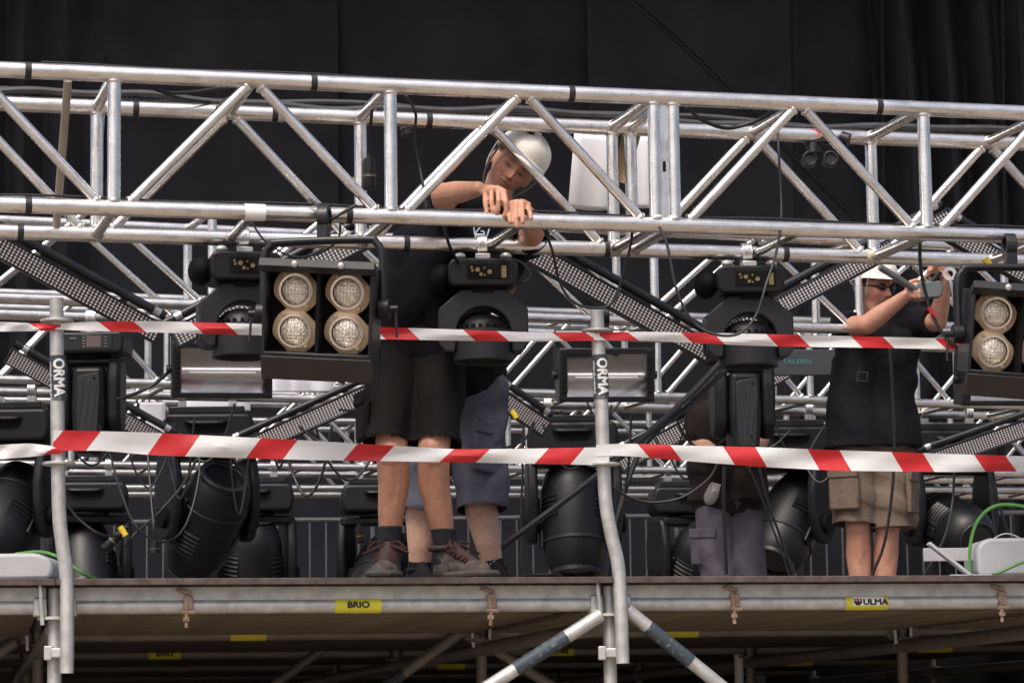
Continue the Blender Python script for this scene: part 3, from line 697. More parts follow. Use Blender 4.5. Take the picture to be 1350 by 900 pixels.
def make_big(label, loc, rz, pan, tilt, first=None):
    t = thing('big_moving_head', label, 'stage light', loc, (0, 0, rz), 'big moving heads hung under the rear trusses')
    def part(name, fn, m, parent, bev=0., rot=None, l=None):
        key = ('big', name)
        if key not in TUBES: TUBES[key] = fn().mesh(name, m)
        o = bpy.data.objects.new(name, TUBES[key]); C.objects.link(o); o.parent = parent
        if rot: o.rotation_euler = rot
        if l is not None: o.location = l
        if bev:
            b = o.modifiers.new('bevel', 'BEVEL'); b.width = bev; b.segments = 3; b.limit_method = 'ANGLE'; b.angle_limit = R(40)
        return o
    for x in (-.14, .14): part('hook_clamp', lambda: MB().hollow((-.02, 0, 0), (.02, 0, 0), .042, .0285).box((0, 0, -.06), (.045, .05, .045)), ALU2, t, l=(x, 0, 0))
    part('mounting_plate', lambda: MB().box((0, 0, -.10), (.42, .26, .04)), BLKM, t, .006)
    ba = part('base_box', lambda: MB().prism(rounded([(-.25, -.30), (.25, -.30), (.268, -.21), (.25, -.122), (-.25, -.122), (-.268, -.21)], .035), -.17, .17), BLK, t, .02)
    part('handle_recess', lambda: MB().prism(rounded([(-.13, -.165), (.13, -.165), (.10, -.235), (-.10, -.235)], .04), -.1705, -.174), BLKMAT, ba)
    part('handle', lambda: MB().path(smooth_path([(-.105, -.17, -.172), (-.07, -.19, -.178), (.07, -.19, -.178), (.105, -.17, -.172)], 5), .012, 8), BLK, ba)
    yk = part('yoke', lambda: MB().tube((0, 0, -.30), (0, 0, -.33), .14, 28).box((0, 0, -.35), (.50, .2, .05)), BLK, t, .012, (0, 0, pan))
    arm = rounded([(-.08, -.33), (.08, -.33), (.125, -.50), (.12, -.66), (.06, -.82), (-.06, -.82), (-.12, -.66), (-.125, -.50)], .05)
    for k, (x0, x1) in enumerate(((-.275, -.215), (.215, .275))): part('yoke_arm%d' % k, lambda: MB().prism(arm, x0, x1, 'x'), BLK, yk, .02).name = 'yoke_arm'
    hd = part('head', lambda: MB().ring([Vector((0, 0, z)) for z in (.28, .275, .24, .12, -.05, -.20, -.30, -.345, -.36)], [.10, .145, .165, .185, .19, .185, .155, .11, .07], 32), BLK, t, 0, (tilt, 0, pan), (0, 0, -.70))
    hd.rotation_mode = 'XYZ'
    hd.matrix_basis = Matrix.Translation((0, 0, -.70)) @ Matrix.Rotation(pan, 4, 'Z') @ Matrix.Rotation(tilt, 4, 'X')
    part('seam_ring', lambda: MB().hollow((0, 0, .105), (0, 0, .125), .192, .17, 36), BLKM, hd, .003)
    part('lens_rim', lambda: MB().hollow((0, 0, .26), (0, 0, .305), .142, .112, 32), BLKM, hd, .004)
    part('lens', lambda: MB().tube((0, 0, .24), (0, 0, .284), .115, 32), BLKG, hd)
    def fins():
        f_ = MB()
        for k in range(9):
            z = -.02-.028*k; r_ = .192-.0006*k*k
            for a0 in (-.6, .6+math.pi, math.pi-.6, .6):
                f_.path([(r_*math.cos(a0+q)*1.0, r_*math.sin(a0+q), z) for q in (-.36, -.18, 0, .18, .36)], .011, 5)
        return f_
    part('cooling_fin', fins, BLKM, hd)['kind'] = 'stuff'
    def grille():
        f_ = MB()
        for k in range(15):
            x = -.1+.2*k/14; y = math.sqrt(max(.0001, .115**2-x*x)); f_.tube((x, -y, -.352), (x, y, -.352), .0035, 5)
        f_.path([(.115*math.cos(a), .115*math.sin(a), -.35) for a in [q*math.pi/12 for q in range(25)]], .007, 6); return f_
    part('fan_grille', grille, CHAR, hd)['kind'] = 'stuff'
    for s_ in (-1, 1): part('side_rail', lambda: MB().box((0, 0, 0), (.02, .06, .3)), BLKM, hd, .006, l=(s_*.19, 0, 0))
    part('tilt_axle', lambda: MB().tube((-.30, 0, -.70), (.30, 0, -.70), .055, 20), BLKMAT, t, 0, (0, 0, pan))
    return t
BIG = [(275, 16, 0, .06, .55, .72, 'big black moving head tilted sideways, its lens turned up, beside the flat-faced strobe'),
       (752, 16.4, 0, .0, .1, 2.95, 'big black moving head pointing straight down behind the second guard post'),
       (1032, 16.6, 0, .05, -.75, 2.45, 'big black moving head slanting down beside the kneeling worker in mauve trousers'),
       (1243, 17.0, 0, .1, .25, -1.25, 'big black moving head showing its round fan grille behind khaki shorts'),
       (12, 15.5, 0, .0, -.3, -.75, 'big black moving head tipped downward, above the pale housing on the deck')]
for px, _, _, rz, pan, tilt, lab in BIG: make_big(lab, chord_at(P3, 1, 0, px)+Vector((0, -.10, -.0)), rz, pan, tilt)
for px, lab, pan, tilt in ((112, 'big moving head in deep shade on the low truss behind the first guard post', .2, 2.7), (500, 'big moving head in deep shade behind the legs of the worker in black shorts', -.4, 2.2),
                           (905, 'big moving head in deep shade between the second guard post and the kneeling worker', .4, -2.5), (330, 'big moving head in deep shade in front of the crowd barriers', .1, -2.9)):
    make_big(lab, chord_at(P4, 0, 0, px), .1, pan, tilt)

def make_blinder(label, loc, rot, hang):
    t = thing('blinder_light', label, 'stage light', loc, (0, 0, rot[2]), 'four-lamp blinders on the front truss')
    Rm = Matrix.Rotation(rot[1], 3, 'Y') @ Matrix.Rotation(rot[0], 3, 'X')
    def put(b, name, m, parent, bev=0.):
        b.v = [tuple(Rm @ Vector(v)) for v in b.v]; return b.build(name, m, parent, bev)
    W_, H_ = .185, .145
    b = MB(); b.box((-W_, -.02, 0), (.012, .17, 2*H_)); b.box((W_, -.02, 0), (.012, .17, 2*H_)); b.box((0, -.02, H_), (2*W_+.012, .17, .012)); b.box((0, -.02, -H_), (2*W_+.012, .17, .012)); b.box((0, .06, 0), (2*W_, .012, 2*H_))
    body = put(b, 'housing', BLKM, t, .003)
    put(MB().box((0, -.005, 0), (2*W_-.012, .008, 2*H_-.012)), 'lamp_plate', BLKMAT, body)
    put(MB().box((0, -.055, 0), (.012, .09, 2*H_-.014)), 'divider', BLKMAT, body)
    put(MB().box((0, -.118, H_+.012), (2*W_+.03, .05, .03), Matrix.Rotation(-.5, 3, 'X')), 'top_flange', CHAR, body, .002)
    put(MB().box((0, -.085, -H_-.045), (2*W_+.012, .03, .085), Matrix.Rotation(.35, 3, 'X')), 'lower_apron', mat('brown_black_metal', (.017, .013, .011), .5), body, .002)
    sc_ = MB()
    for x in (-.075, .085): sc_.ell((x, -.146, H_+.020), (.012, .008, .012))
    put(sc_, 'screw', mat('pale_zinc', (.5, .5, .48)), body)['kind'] = 'stuff'
    for x in (-.088, .092):
        for z in (-.068, .070):
            r_ = MB(); n = 36; P0 = []
            ring = []
            for k in range(n):
                a = 2*math.pi*k/n; rr = .081
                px_, pz_ = rr*math.cos(a), rr*math.sin(a); q = (px_+pz_)/math.sqrt(2); lim = .070
                if abs(q) > lim: s_ = lim/abs(q); d_ = (1-s_)*q/math.sqrt(2); px_ -= d_; pz_ -= d_
                ring.append((px_, pz_))
            vs = [(x+p[0], -.028, z+p[1]) for p in ring]+[(x+p[0]*.985, -.034, z+p[1]*.985) for p in ring]+[(x+.057*math.cos(2*math.pi*k/n), -.046, z+.057*math.sin(2*math.pi*k/n)) for k in range(n)]+[(x+.055*math.cos(2*math.pi*k/n), -.02, z+.055*math.sin(2*math.pi*k/n)) for k in range(n)]
            fs = [(a*n+k, a*n+(k+1) % n, (a+1)*n+(k+1) % n, (a+1)*n+k) for a in range(3) for k in range(n)]
            lamp = put(r_.add(vs, fs), 'lamp', BEIGE, t)
            tr = MB()
            for rr, yy in ((.0575, -.050), (.0545, -.054), (.0515, -.058)): tr.path([(x+rr*math.cos(a), yy, z+rr*math.sin(a)) for a in [q*2*math.pi/32 for q in range(33)]], .0019, 5)
            put(tr, 'retaining_ring', CHROME, lamp)['kind'] = 'stuff'
            ln = MB(); ln.ell((x, -.036, z), (.0515, .024, .0515), None, 28, 14); put(ln, 'lens', LENS, lamp)
            rb = MB()
            for k in range(-4, 5):
                xx = k*.0112; hh = math.sqrt(max(0, .047**2-xx*xx))
                pts = [Vector((x+xx, -.036-.0243*math.sqrt(max(0, 1-(xx*xx+zz*zz)/.0515**2)), z+zz)) for zz in np.linspace(-hh, hh, 7)]; rb.path(pts, .0011, 4)
                pts = [Vector((x+zz, -.036-.0243*math.sqrt(max(0, 1-(xx*xx+zz*zz)/.0515**2)), z+xx)) for zz in np.linspace(-hh, hh, 7)]; rb.path(pts, .0009, 4)
            o = put(rb, 'lens_rib', LENS, lamp); o['kind'] = 'stuff'
            ce = MB()
            for a in (.9, .9+math.pi): ce.ell((x+.067*math.cos(a+1.3), -.043, z+.067*math.sin(a+1.3)), (.008, .006, .008), None, 8, 6)
            put(ce, 'lamp_screw', BEIGE, lamp)['kind'] = 'stuff'
    for dy, rr in ((0, .013), (.026, .011)):
        loop = [(-.208, dy, .0), (-.208, dy, .10), (-.206, dy, hang-.05), (-.185, dy, hang-.012), (-.15, dy, hang), (.15, dy, hang), (.185, dy, hang-.012), (.206, dy, hang-.05), (.208, dy, .10), (.208, dy, 0)]
        MB().path(smooth_path(loop, 5), rr, 12).build('yoke_tube', BLKM, t)
    for s_ in (-1, 1):
        kb = MB().ring([Vector((s_*x_, 0, 0)) for x_ in (.192, .232, .2325, .262)], [.035, .035, .012, .012], 20).build('pivot_knob', BLK, t, .003)
        MB().tube((s_*.252, 0, 0.005), (s_*.256, -.004, -.10), .0045, 8).build('tommy_bar', CHAR, kb)
    c = MB(); c.box((0, .02, hang+.035), (.04, .05, .06)); c.hollow((-.02, .03, hang+.085), (.02, .03, hang+.085), .046, .031); c.build('hook_clamp', BLKM, t, .004)
    return t
make_blinder('four-lamp blinder with tan lamp rings beside the helmeted worker', at(426, 410, 9.93), (.20, .075, -.12), .245)
make_blinder('four-lamp blinder with tan lamp rings above the worker holding a cutter', at(1338, 440, 10.55), (.16, .075, .10), .245)

def make_strobe(label, loc, rot):
    t = thing('strobe_light', label, 'stage light', loc, rot, 'strobes under the second truss')
    W_, H_ = .215, .118
    b = MB(); b.box((-W_, 0, 0), (.022, .18, 2*H_)); b.box((W_, 0, 0), (.022, .18, 2*H_)); b.box((0, 0, H_), (2*W_+.022, .18, .018)); b.box((0, 0, -H_), (2*W_+.022, .18, .018)); b.box((0, .085, 0), (2*W_, .01, 2*H_))
    body = b.build('housing', BLKM, t, .004)
    f_ = MB(); f_.box((-W_+.008, -.093, 0), (.036, .006, 2*H_)); f_.box((W_-.008, -.093, 0), (.036, .006, 2*H_)); f_.box((0, -.093, H_-.006), (2*W_-.05, .006, .026)); f_.box((0, -.093, -H_+.006), (2*W_-.05, .006, .022))
    f_.build('front_frame', BLK, body, .002)
    prof = [(-.108, -.045), (-.075, -.012), (-.07, -.012), (-.02, -.050), (.0, -.055), (.012, -.050), (.07, .02), (.108, .035)]
    vs = []; fs = []
    for z, y in prof: vs += [(-.192, y, z), (.192, y, z)]
    for i in range(len(prof)-1): fs.append((2*i, 2*i+1, 2*i+3, 2*i+2))
    MB().add(vs, fs).build('reflector', REFL, body)
    MB().tube((-.15, -.066, -.012), (.15, -.066, -.012), .006, 10).build('flash_tube', mat('frosted_tube', (.7, .7, .68), .2), body)
    e = MB()
    for s_ in (-1, 1): e.box((s_*.186, -.03, 0), (.004, .10, .17))
    e.build('end_reflector', CHAR, body)['kind'] = 'stuff'
    MB().box((0, -.0895, 0), (.388, .002, .208)).build('front_glass', GLASS, body)
    k = MB()
    for s_ in (-1, 1): k.tube((s_*.228, 0, 0), (s_*.25, 0, 0), .02, 14); k.box((s_*.238, .0, .10), (.006, .035, .22))
    k.box((0, 0, .212), (.48, .035, .006)); k.build('bracket', BLKM, t, .002)
    v = MB()
    for s_ in (-1, 1):
        for q in range(8): v.box((s_*.204, -.098, -.08+q*.022), (.018, .004, .006))
    v.build('vent_slot', BLKMAT, body)['kind'] = 'stuff'
    c = MB(); c.box((0, 0, .235), (.04, .04, .04)); c.hollow((-.02, 0, .283), (.02, 0, .283), .042, .029); c.build('hook_clamp', BLKM, t, .003)
    return t
make_strobe('strobe with a wide glass window beside the slim moving head with a display', at(292, 487, 13.2), (.16, 0, .16))
make_strobe('strobe with a wide glass window partly behind the second guard post', at(797, 494, 13.75), (.14, 0, .10))
make_strobe('strobe with a wide glass window directly under a four-lamp blinder', at(1322, 500, 14.35), (.16, 0, .12))

# ------------------------------------------------------------------ LED battens in zigzag
def batten(label, a, b, Y0, Y1, width, pipe=True, end=None):
    p0, p1 = at(*a, Y0), at(*b, Y1); d = p1-p0; L = d.length; x = d.normalized()
    if x.x < 0: p0, p1 = p1, p0; x = -x
    yv = Vector((0, 1, 0)); yv = (yv-x*yv.dot(x)).normalized(); z = x.cross(yv)
    if z.z < 0: z = -z; 
    yv = z.cross(x)
    t = thing('led_batten', label, 'LED batten', p0, Matrix((x, yv, z)).transposed().to_euler(), 'LED battens hung in a zigzag')
    hw = width/2
    b_ = MB(); b_.box((L/2, .03, 0), (L, .05, width)); b_.box((L/2, .0, hw-.004), (L, .022, .008)); b_.box((L/2, .0, -hw+.004), (L, .022, .008)); b_.box((.004, 0, 0), (.008, .022, width)); b_.box((L-.004, 0, 0), (.008, .022, width))
    h = b_.build('housing', BLKM, t, .002)
    MB().box((L/2, .002, 0), (L-.018, .004, width-.018)).build('led_board', LEDF, h)
    r_ = MB(); n = int(L/.0165)
    for i in range(n):
        xx = .012+(L-.024)*(i+.5)/n; r_.box((xx, -.004, 0), (.0075, .006, width-.018), Matrix.Rotation(.0, 3, 'Y'))
    rb = r_.build('louvre', LOUV, h); rb['kind'] = 'stuff'
    if pipe:
        k = MB(); k.tube((.02, .0, hw+.030), (L-.02, .0, hw+.030), .019, 16); k.tube((.0, .0, hw+.030), (.03, 0, hw+.030), .021, 16); pp = k.build('support_pipe', BLKM, t)
        MB().tube((L-.075, 0, hw+.03), (L-.045, 0, hw+.03), .0205, 16).build('pipe_collar', ALU2, pp)
        MB().tube((.05, 0, hw+.03), (.08, 0, hw+.03), .0205, 16).build('pipe_collar', ALU2, pp)
        c = MB()
        for xx in (L*.2, L*.8): c.box((xx, .012, hw+.012), (.03, .03, .03))
        c.build('pipe_clip', BLKM, t, .002)
    return t
batten('LED batten sloping down to the slim moving head with a display', (-75, 285), (212, 441), 11.4, 11.75, .088)
batten('LED batten rising from behind the small moving head to the four-lamp blinder', (228, 447), (498, 304), 11.85, 11.95, .088)
batten('LED batten sloping down behind the top of the second guard post', (672, 317), (938, 466), 12.0, 12.3, .092)
batten('LED batten rising from behind a small moving head towards the worker with the cutter', (945, 447), (1255, 284), 12.45, 12.8, .08)
batten('LED batten sloping down behind the blinder above the worker with the cutter', (1236, 296), (1420, 400), 12.85, 13.0, .085)
batten('far LED batten sloping down behind the first guard post', (10, 468), (225, 588), 14.9, 15.1, .088)
batten('far LED batten rising beside the big moving head with its lens up', (305, 600), (500, 512), 15.3, 15.3, .10)
batten('far LED batten short and dark, beside the slate cargo shorts', (645, 514), (722, 566), 15.4, 15.5, .10)
batten('far LED batten rising from the second guard post to the kneeling worker', (815, 612), (1000, 514), 15.6, 15.7, .10)
batten('far LED batten beside the worker in khaki shorts, rising under the strobe', (1215, 612), (1400, 548), 16.0, 16.1, .10)
batten('far LED batten end tilted up beside the dark panel with teal lettering', (1000, 506), (1052, 476), 16.0, 16.0, .11, False)
pn = thing('dark_panel', 'dark flat panel with teal lettering behind the diagonal truss tubes', 'panel', at(1062, 478, 15.6), (0, 0, .05))
MB().box((0, 0, 0), (.40, .03, .14)).build('panel_board', mat('slate_board', (.03, .034, .042), .6), pn, .004)
v, f_ = text_verts('TALERN', .036); MB().add([(a*1.2-.05, -.017, b+.004) for a, b in v], f_).build('lettering', TEAL, pn)
# ------------------------------------------------------------------ people
def remesh(mb, vox, it=4, fac=.5):
    me = bpy.data.meshes.new('tmp'); me.from_pydata(mb.v, [], mb.f)
    bm = bmesh.new(); bm.from_mesh(me); bmesh.ops.recalc_face_normals(bm, faces=bm.faces); bm.to_mesh(me); bm.free()
    o = bpy.data.objects.new('tmp', me); C.objects.link(o)
    r = o.modifiers.new('r', 'REMESH'); r.mode = 'VOXEL'; r.voxel_size = vox
    if it: s = o.modifiers.new('s', 'SMOOTH'); s.iterations = it; s.factor = fac
    dg = bpy.context.evaluated_depsgraph_get(); out = bpy.data.meshes.new_from_object(o.evaluated_get(dg))
    bpy.data.objects.remove(o); bpy.data.meshes.remove(me)
    out.materials.clear(); out.polygons.foreach_set('use_smooth', [True]*len(out.polygons)); return out
def coords(me):
    a = np.empty(len(me.vertices)*3); me.vertices.foreach_get('co', a); return a.reshape(-1, 3)
def normals(me):
    a = np.empty(len(me.vertices)*3); me.vertices.foreach_get('normal', a); return a.reshape(-1, 3)
def setco(me, a): me.vertices.foreach_set('co', a.ravel()); me.update()
def mobj(name, me, m, parent):
    me.materials.append(m); o = bpy.data.objects.new(name, me); C.objects.link(o); o.parent = parent; return o
def folds(me, amp, seed, dirs=((30, 8, 10), (9, 5, 34), (16, 12, -26))):
    c = coords(me); n = normals(me); rs = np.random.RandomState(seed); d = np.zeros(len(c))
    for k in dirs:
        k = np.array(k)*rs.uniform(.8, 1.25); ph = rs.uniform(0, 6); w_ = np.sin(c @ np.array([5., 4., 7.])*rs.uniform(.7, 1.3)+ph*2)
        s = np.sin(c @ k+2.0*w_+ph); d += (np.abs(s)**.6*np.sign(s))*np.clip(.5+.6*np.sin(c @ rs.uniform(-9, 9, 3)+ph), 0, 1)
    setco(me, c+n*(d*amp/len(dirs)*1.6)[:, None])
def cut(me, pts):                                    # open the cloth at hems: faces beyond each plane that look outward
    bm = bmesh.new(); bm.from_mesh(me); kill = []
    for f_ in bm.faces:
        c = f_.calc_center_median()
        for (p, d, r) in pts:
            if (c-p).length < r and (c-p).dot(d) > -.006 and f_.normal.dot(d) > .55: kill.append(f_); break
    bmesh.ops.delete(bm, geom=kill, context='FACES'); bm.to_mesh(me); bm.free(); me.update()
SK = np.array((.47, .235, .15))
def tone(me, base, hd=None):
    c = coords(me); n = len(c); col = np.tile(np.array(base), (n, 1))
    if hd:
        M, o, k = hd; l = (c-np.array(o)) @ np.array(M)   # head-local: x his left, y back, z crown
        x, y, z = l.T; ax = np.abs(x); inh = (ax < .10) & (np.abs(y) < .13) & (z > -.13) & (z < .13); fr = inh & (y < -.035)
        def mixc(mask, c2, a): col[mask] = col[mask]*(1-a)+np.array(c2)*a
        g = lambda cx, cz, sx, sz: np.exp(-(((ax-cx)/sx)**2+((z-cz)/sz)**2))  # skin tones below include painted shade in eye sockets and cheek folds
        for w_, c2 in ((g(.042, -.032, .022, .020)*.5, (.46, .13, .09)), (g(0, -.035, .016, .022)*.55, (.47, .14, .10)), (g(.031, -.002, .022, .013)*.45, (.20, .085, .06)),
                       (g(0, -.092, .05, .03)*.35, (.22, .14, .11)), (g(0, -.0655, .024, .0055)*.75, (.26, .075, .06)), (g(.030, -.006, .016, .0048)*1.0, (.025, .015, .013)),
                       (g(.031, .019, .021, .0062)*.95, (.035, .024, .02)), (g(.026, -.055, .006, .02)*.35, (.20, .09, .065)), (g(0, -.0655, .022, .0022)*.9, (.09, .03, .025)), (g(.006, -.046, .006, .004)*.7, (.1, .04, .03))):
            q = np.where(fr, w_, 0)[:, None]; col = col*(1-q)+np.array(c2)*q
        hair = inh & (y > -.02) & (z > .012) & (z < .07) & (ax > .05); mixc(hair, (.035, .028, .024), .85)
        hair = inh & (y > .04) & (z > -.05); mixc(hair, (.03, .024, .02), .9)
    a = me.color_attributes.new('tone', 'FLOAT_COLOR', 'POINT'); a.data.foreach_set('color', np.c_[np.clip(col, 0, 1), np.ones(n)].ravel())
def headshape(p):
    x, y, z = p
    t = max(0, min(1, -z/.115)); x *= 1-.26*t*t
    if y > 0: y *= 1-.35*t
    else:
        y *= 1+.03*t
    if z < -.10: pass
    fy = 0
    if y < 0:
        G = lambda cx, cz, sx, sz: math.exp(-(((x-cx)/sx)**2+((z-cz)/sz)**2))
        fy += .032*G(0, -.036, .0105, .012)+.021*G(0, -.014, .008, .021)+.006*(G(.018, -.040, .006, .007)+G(-.018, -.040, .006, .007))
        fy += .006*math.exp(-((z-.022)/.009)**2)*math.exp(-(x/.05)**2)
        fy -= .017*(G(.031, .000, .016, .012)+G(-.031, -.002, .015, .011))-.006*(G(.031, -.004, .010, .006)+G(-.031, -.004, .010, .006))
        fy += .005*(G(.044, -.028, .018, .014)+G(-.044, -.028, .018, .014))-.006*(G(.036, -.066, .014, .02)+G(-.036, -.066, .014, .02))
        fy += .007*G(0, -.061, .022, .006)+.007*G(0, -.072, .019, .006)-.006*G(0, -.0655, .022, .0028)+.010*G(0, -.099, .022, .013)-.004*G(0, -.083, .02, .006)
        fy *= max(0, min(1, -y/.03))
    return Vector((x, y-fy, z))
def head_into(b, M, o):
    Mm = Matrix(M); b.ell(o, (.076, .096, .117), Mm, 120, 90, headshape)
    for s_ in (-1, 1):
        b.ell(Vector(o)+Mm @ Vector((s_*.078, .012, -.012)), (.008, .021, .033), Mm @ Matrix.Rotation(-.35*s_, 3, 'Z') @ Matrix.Rotation(.15, 3, 'X'), 16, 12)
        b.ell(Vector(o)+Mm @ Vector((s_*.083, .016, -.008)), (.006, .019, .028), Mm @ Matrix.Rotation(-.5*s_, 3, 'Z'), 16, 12)
def helmet(parent, M, o, base, lining=True):
    Mm = Matrix(M); put = lambda v: Mm @ Vector(v)+Vector(o)-base
    nu, nv = 48, 16; b = MB(); vs = []; fs = []
    for k, (dr, flip) in enumerate(((0, 0), (-.010, 1))):
        for i in range(nv+1):
            t = math.pi/2*i/nv*1.16
            for j in range(nu):
                a = 2*math.pi*j/nu; rx, ry, rz = .106+dr, .130+dr, .100+dr
                x = rx*math.sin(min(t, 1.6))*math.cos(a); y = ry*math.sin(min(t, 1.6))*math.sin(a); z = rz*math.cos(t)
                fr = max(0, -math.sin(a)); bk = max(0, math.sin(a))
                if i >= nv-1: y -= .018*fr*(i-nv+2); x *= 1.02; y *= 1.02
                z += (.012*fr-.020*bk*min(1, t))*(1 if i > nv*.6 else i/(nv*.6))
                z += .004*math.cos(2*a)*math.sin(t)
                if abs(math.cos(a)) < .25 and i < nv*.8: z += .003
                vs.append(put((x, y+.004, z+.058)))
    for k in range(2):
        for i in range(nv):
            for j in range(nu): q = k*(nv+1)*nu; fs.append((q+i*nu+j, q+i*nu+(j+1) % nu, q+(i+1)*nu+(j+1) % nu, q+(i+1)*nu+j))
    for j in range(nu): q = (nv+1)*nu; fs.append((nv*nu+j, nv*nu+(j+1) % nu, q+nv*nu+(j+1) % nu, q+nv*nu+j))
    h = b.add(vs, fs).build('helmet', HELM, parent)
    e = MB(); e.ell(put((-.040, -.062, .138)), (.017, .013, .008), Mm @ Matrix.Rotation(-.35, 3, 'Y') @ Matrix.Rotation(.5, 3, 'X')); e.build('dark_badge', CHAR, h)
    s = MB()
    for sx in (-1, 1):
        for y0, y1 in ((-.055, -.012), (.07, .012)):
            s.ring([put(p) for p in smooth_path([(sx*.100, y0, .044), (sx*.092, y0*.6-.005, -.03), (sx*.078, -.018, -.075)], 5)], [.0075]*11, 8, True, (1, .3))
        s.ring([put(p) for p in smooth_path([(sx*.078, -.018, -.075), (sx*.06, -.045, -.112), (sx*.02, -.072, -.128), (0, -.076, -.129)], 5)], [.007]*16, 8, True, (1, .35))
    o_ = s.build('chin_strap', STRAP, h); o_['kind'] = 'stuff'
    l = MB()
    for a0, a1 in ((2.6, 3.5),):
        l.path([put((.104*math.cos(a), .12*math.sin(a), .040)) for a in np.linspace(a0, a1, 12)], .006, 6)
    if lining: l.build('lining_edge', mat('lime_edge', (.5, .5, .08), .6), h)
    return h
def limb(b, pts, rad):
    for i in range(len(pts)-1): b.caps(pts[i], pts[i+1], rad[i], rad[i+1])
def finger(b, pts, r0=.0103, r1=.0086):
    n = len(pts)
    for i in range(n-1): b.caps(pts[i], pts[i+1], r0+(r1-r0)*i/(n-1), r0+(r1-r0)*(i+1)/(n-1), 12, 4)
def hand(b, wrist, bases, fingers, thumb, pr=.0125):
    for q in bases: b.caps(wrist, q, .019, pr, 12, 4)
    for i in range(len(bases)-1): b.caps(bases[i], bases[i+1], pr, pr, 12, 4); b.caps(wrist.lerp(bases[i], .6), wrist.lerp(bases[i+1], .6), .0145, .0145, 12, 4)
    for q, f_ in zip(bases, fingers): finger(b, [q]+f_)
    finger(b, [wrist.lerp(thumb[0], .35)]+thumb, .013, .0085)
def torso(b, hipL, hipR, shL, shR, neck, k=1.0):
    hc = (hipL+hipR)/2; scn = (shL+shR)/2; ax = (shR-shL).normalized(); hx = (hipR-hipL).normalized()
    for s_ in (-1, 1):
        b.caps(hc+hx*.065*s_, scn+ax*.085*s_+(hc-scn)*.22, .115*k, .112*k); b.caps(hc+hx*.07*s_+(hc-scn)*.05, hc+hx*.07*s_, .112*k, .115*k)
    b.caps(shL.lerp(shR, .12), shR.lerp(shL, .12), .072*k, .072*k)
    b.caps(scn+(hc-scn)*.22, scn, .115*k, .085*k); b.caps(scn, neck, .075*k, .062*k)
def boot(parent, heel, dirv, base, m1=BOOT, L=.29, lace=True, m2=None, hs=.90, collar=True):
    m2 = m2 or BOOTD
    x = Vector((dirv[0], dirv[1], 0)).normalized(); y = Vector((0, 0, 1)).cross(x); P = lambda a, b_, c: heel+x*a+y*b_*1.14+Vector((0, 0, c*hs))-base
    s = MB()
    for z0, z1, k in ((.0, .028, 1.0),):
        out = [(-.02, 0), (-.012, .034), (.05, .040), (.12, .037), (.20, .050), (.25, .045), (.282, .024), (.29, 0), (.282, -.024), (.25, -.045), (.20, -.050), (.12, -.037), (.05, -.040), (-.012, -.034)]
        n = len(out); s.add([P(a, b_, z) for z in (z0, z1) for a, b_ in out], [tuple(range(n))[::-1], tuple(range(n, 2*n))]+[(i, (i+1) % n, n+(i+1) % n, n+i) for i in range(n)])
    bt = MB(); bt.caps(P(.035, 0, .055), P(.11, 0, .060), .042, .043); bt.caps(P(.11, 0, .06), P(.225, 0, .046), .043, .042); bt.caps(P(.20, .012, .042), P(.235, -.006, .042), .040, .038)
    bt.caps(P(.045, 0, .06), P(.045, 0, .125), .043, .046); bt.caps(P(.09, 0, .085), P(.055, 0, .13), .040, .040)
    me = remesh(bt, .006, 4); o = mobj('boot', me, m1, parent)
    so = s.build('sole', SOLE, o, .006)
    tr = MB()
    for i in range(7):
        for sy in (-1, 1): tr.box(P(.0+.042*i, sy*.044*(1 if i > 2 else .9), .012), (.02, .012, .022), Matrix((x, y, (0, 0, 1))).transposed())
    q = tr.build('tread_lug', SOLE, o); q['kind'] = 'stuff'
    rn = MB(); rn.ring([P(a_, b_, .034) for a_, b_ in ((.10, .041), (.16, .047), (.21, .052), (.255, .046), (.285, .026), (.292, 0), (.285, -.026), (.255, -.046), (.21, -.052), (.16, -.047), (.10, -.041))], [.012]*11, 8); rn.build('rubber_rand', SOLE, o)
    tp = MB(); tp.caps(P(.195, 0, .078), P(.095, 0, .130), .024, .030); tp.caps(P(.095, 0, .13), P(.065, 0, .165), .030, .026); mobj('tongue', remesh(tp, .006, 3), m2, o)
    c = MB(); cr_ = .053 if collar else .040; c.path([P(.045+cr_*math.cos(a), .98*cr_*math.sin(a), .148) for a in np.linspace(0, 2*math.pi, 20)], .010, 8); c.build('padded_collar', m2, o)
    if lace:
        l = MB()
        for i in range(6):
            u = i/5; a = .185-.105*u; h = .098+.052*u
            l.path(smooth_path([P(a, -.036, h-.016), P(a-.004, 0, h+.012), P(a-.018, .036, h-.006)], 4), .0042, 6); l.path(smooth_path([P(a, .036, h-.016), P(a-.004, 0, h+.013), P(a-.018, -.036, h-.006)], 4), .0042, 6)
        for sy in (-1, 1):
            l.path(smooth_path([P(.09, 0, .165), P(.115, sy*.035, .175), P(.12, sy*.06, .145), P(.10, sy*.03, .155)], 4), .0035, 6); l.path(smooth_path([P(.09, 0, .165), P(.13, sy*.03, .150), P(.14, sy*.075, .125)], 4), .0035, 6)
        q = l.build('lace', LACE, o); q['kind'] = 'stuff'
    return o
def hem_cone(b, p0, p1, r0, r1, n=28):
    b.ring([Vector(p0), Vector(p0).lerp(Vector(p1), .5), Vector(p1)], [r0, (r0+r1)/2, r1], n)
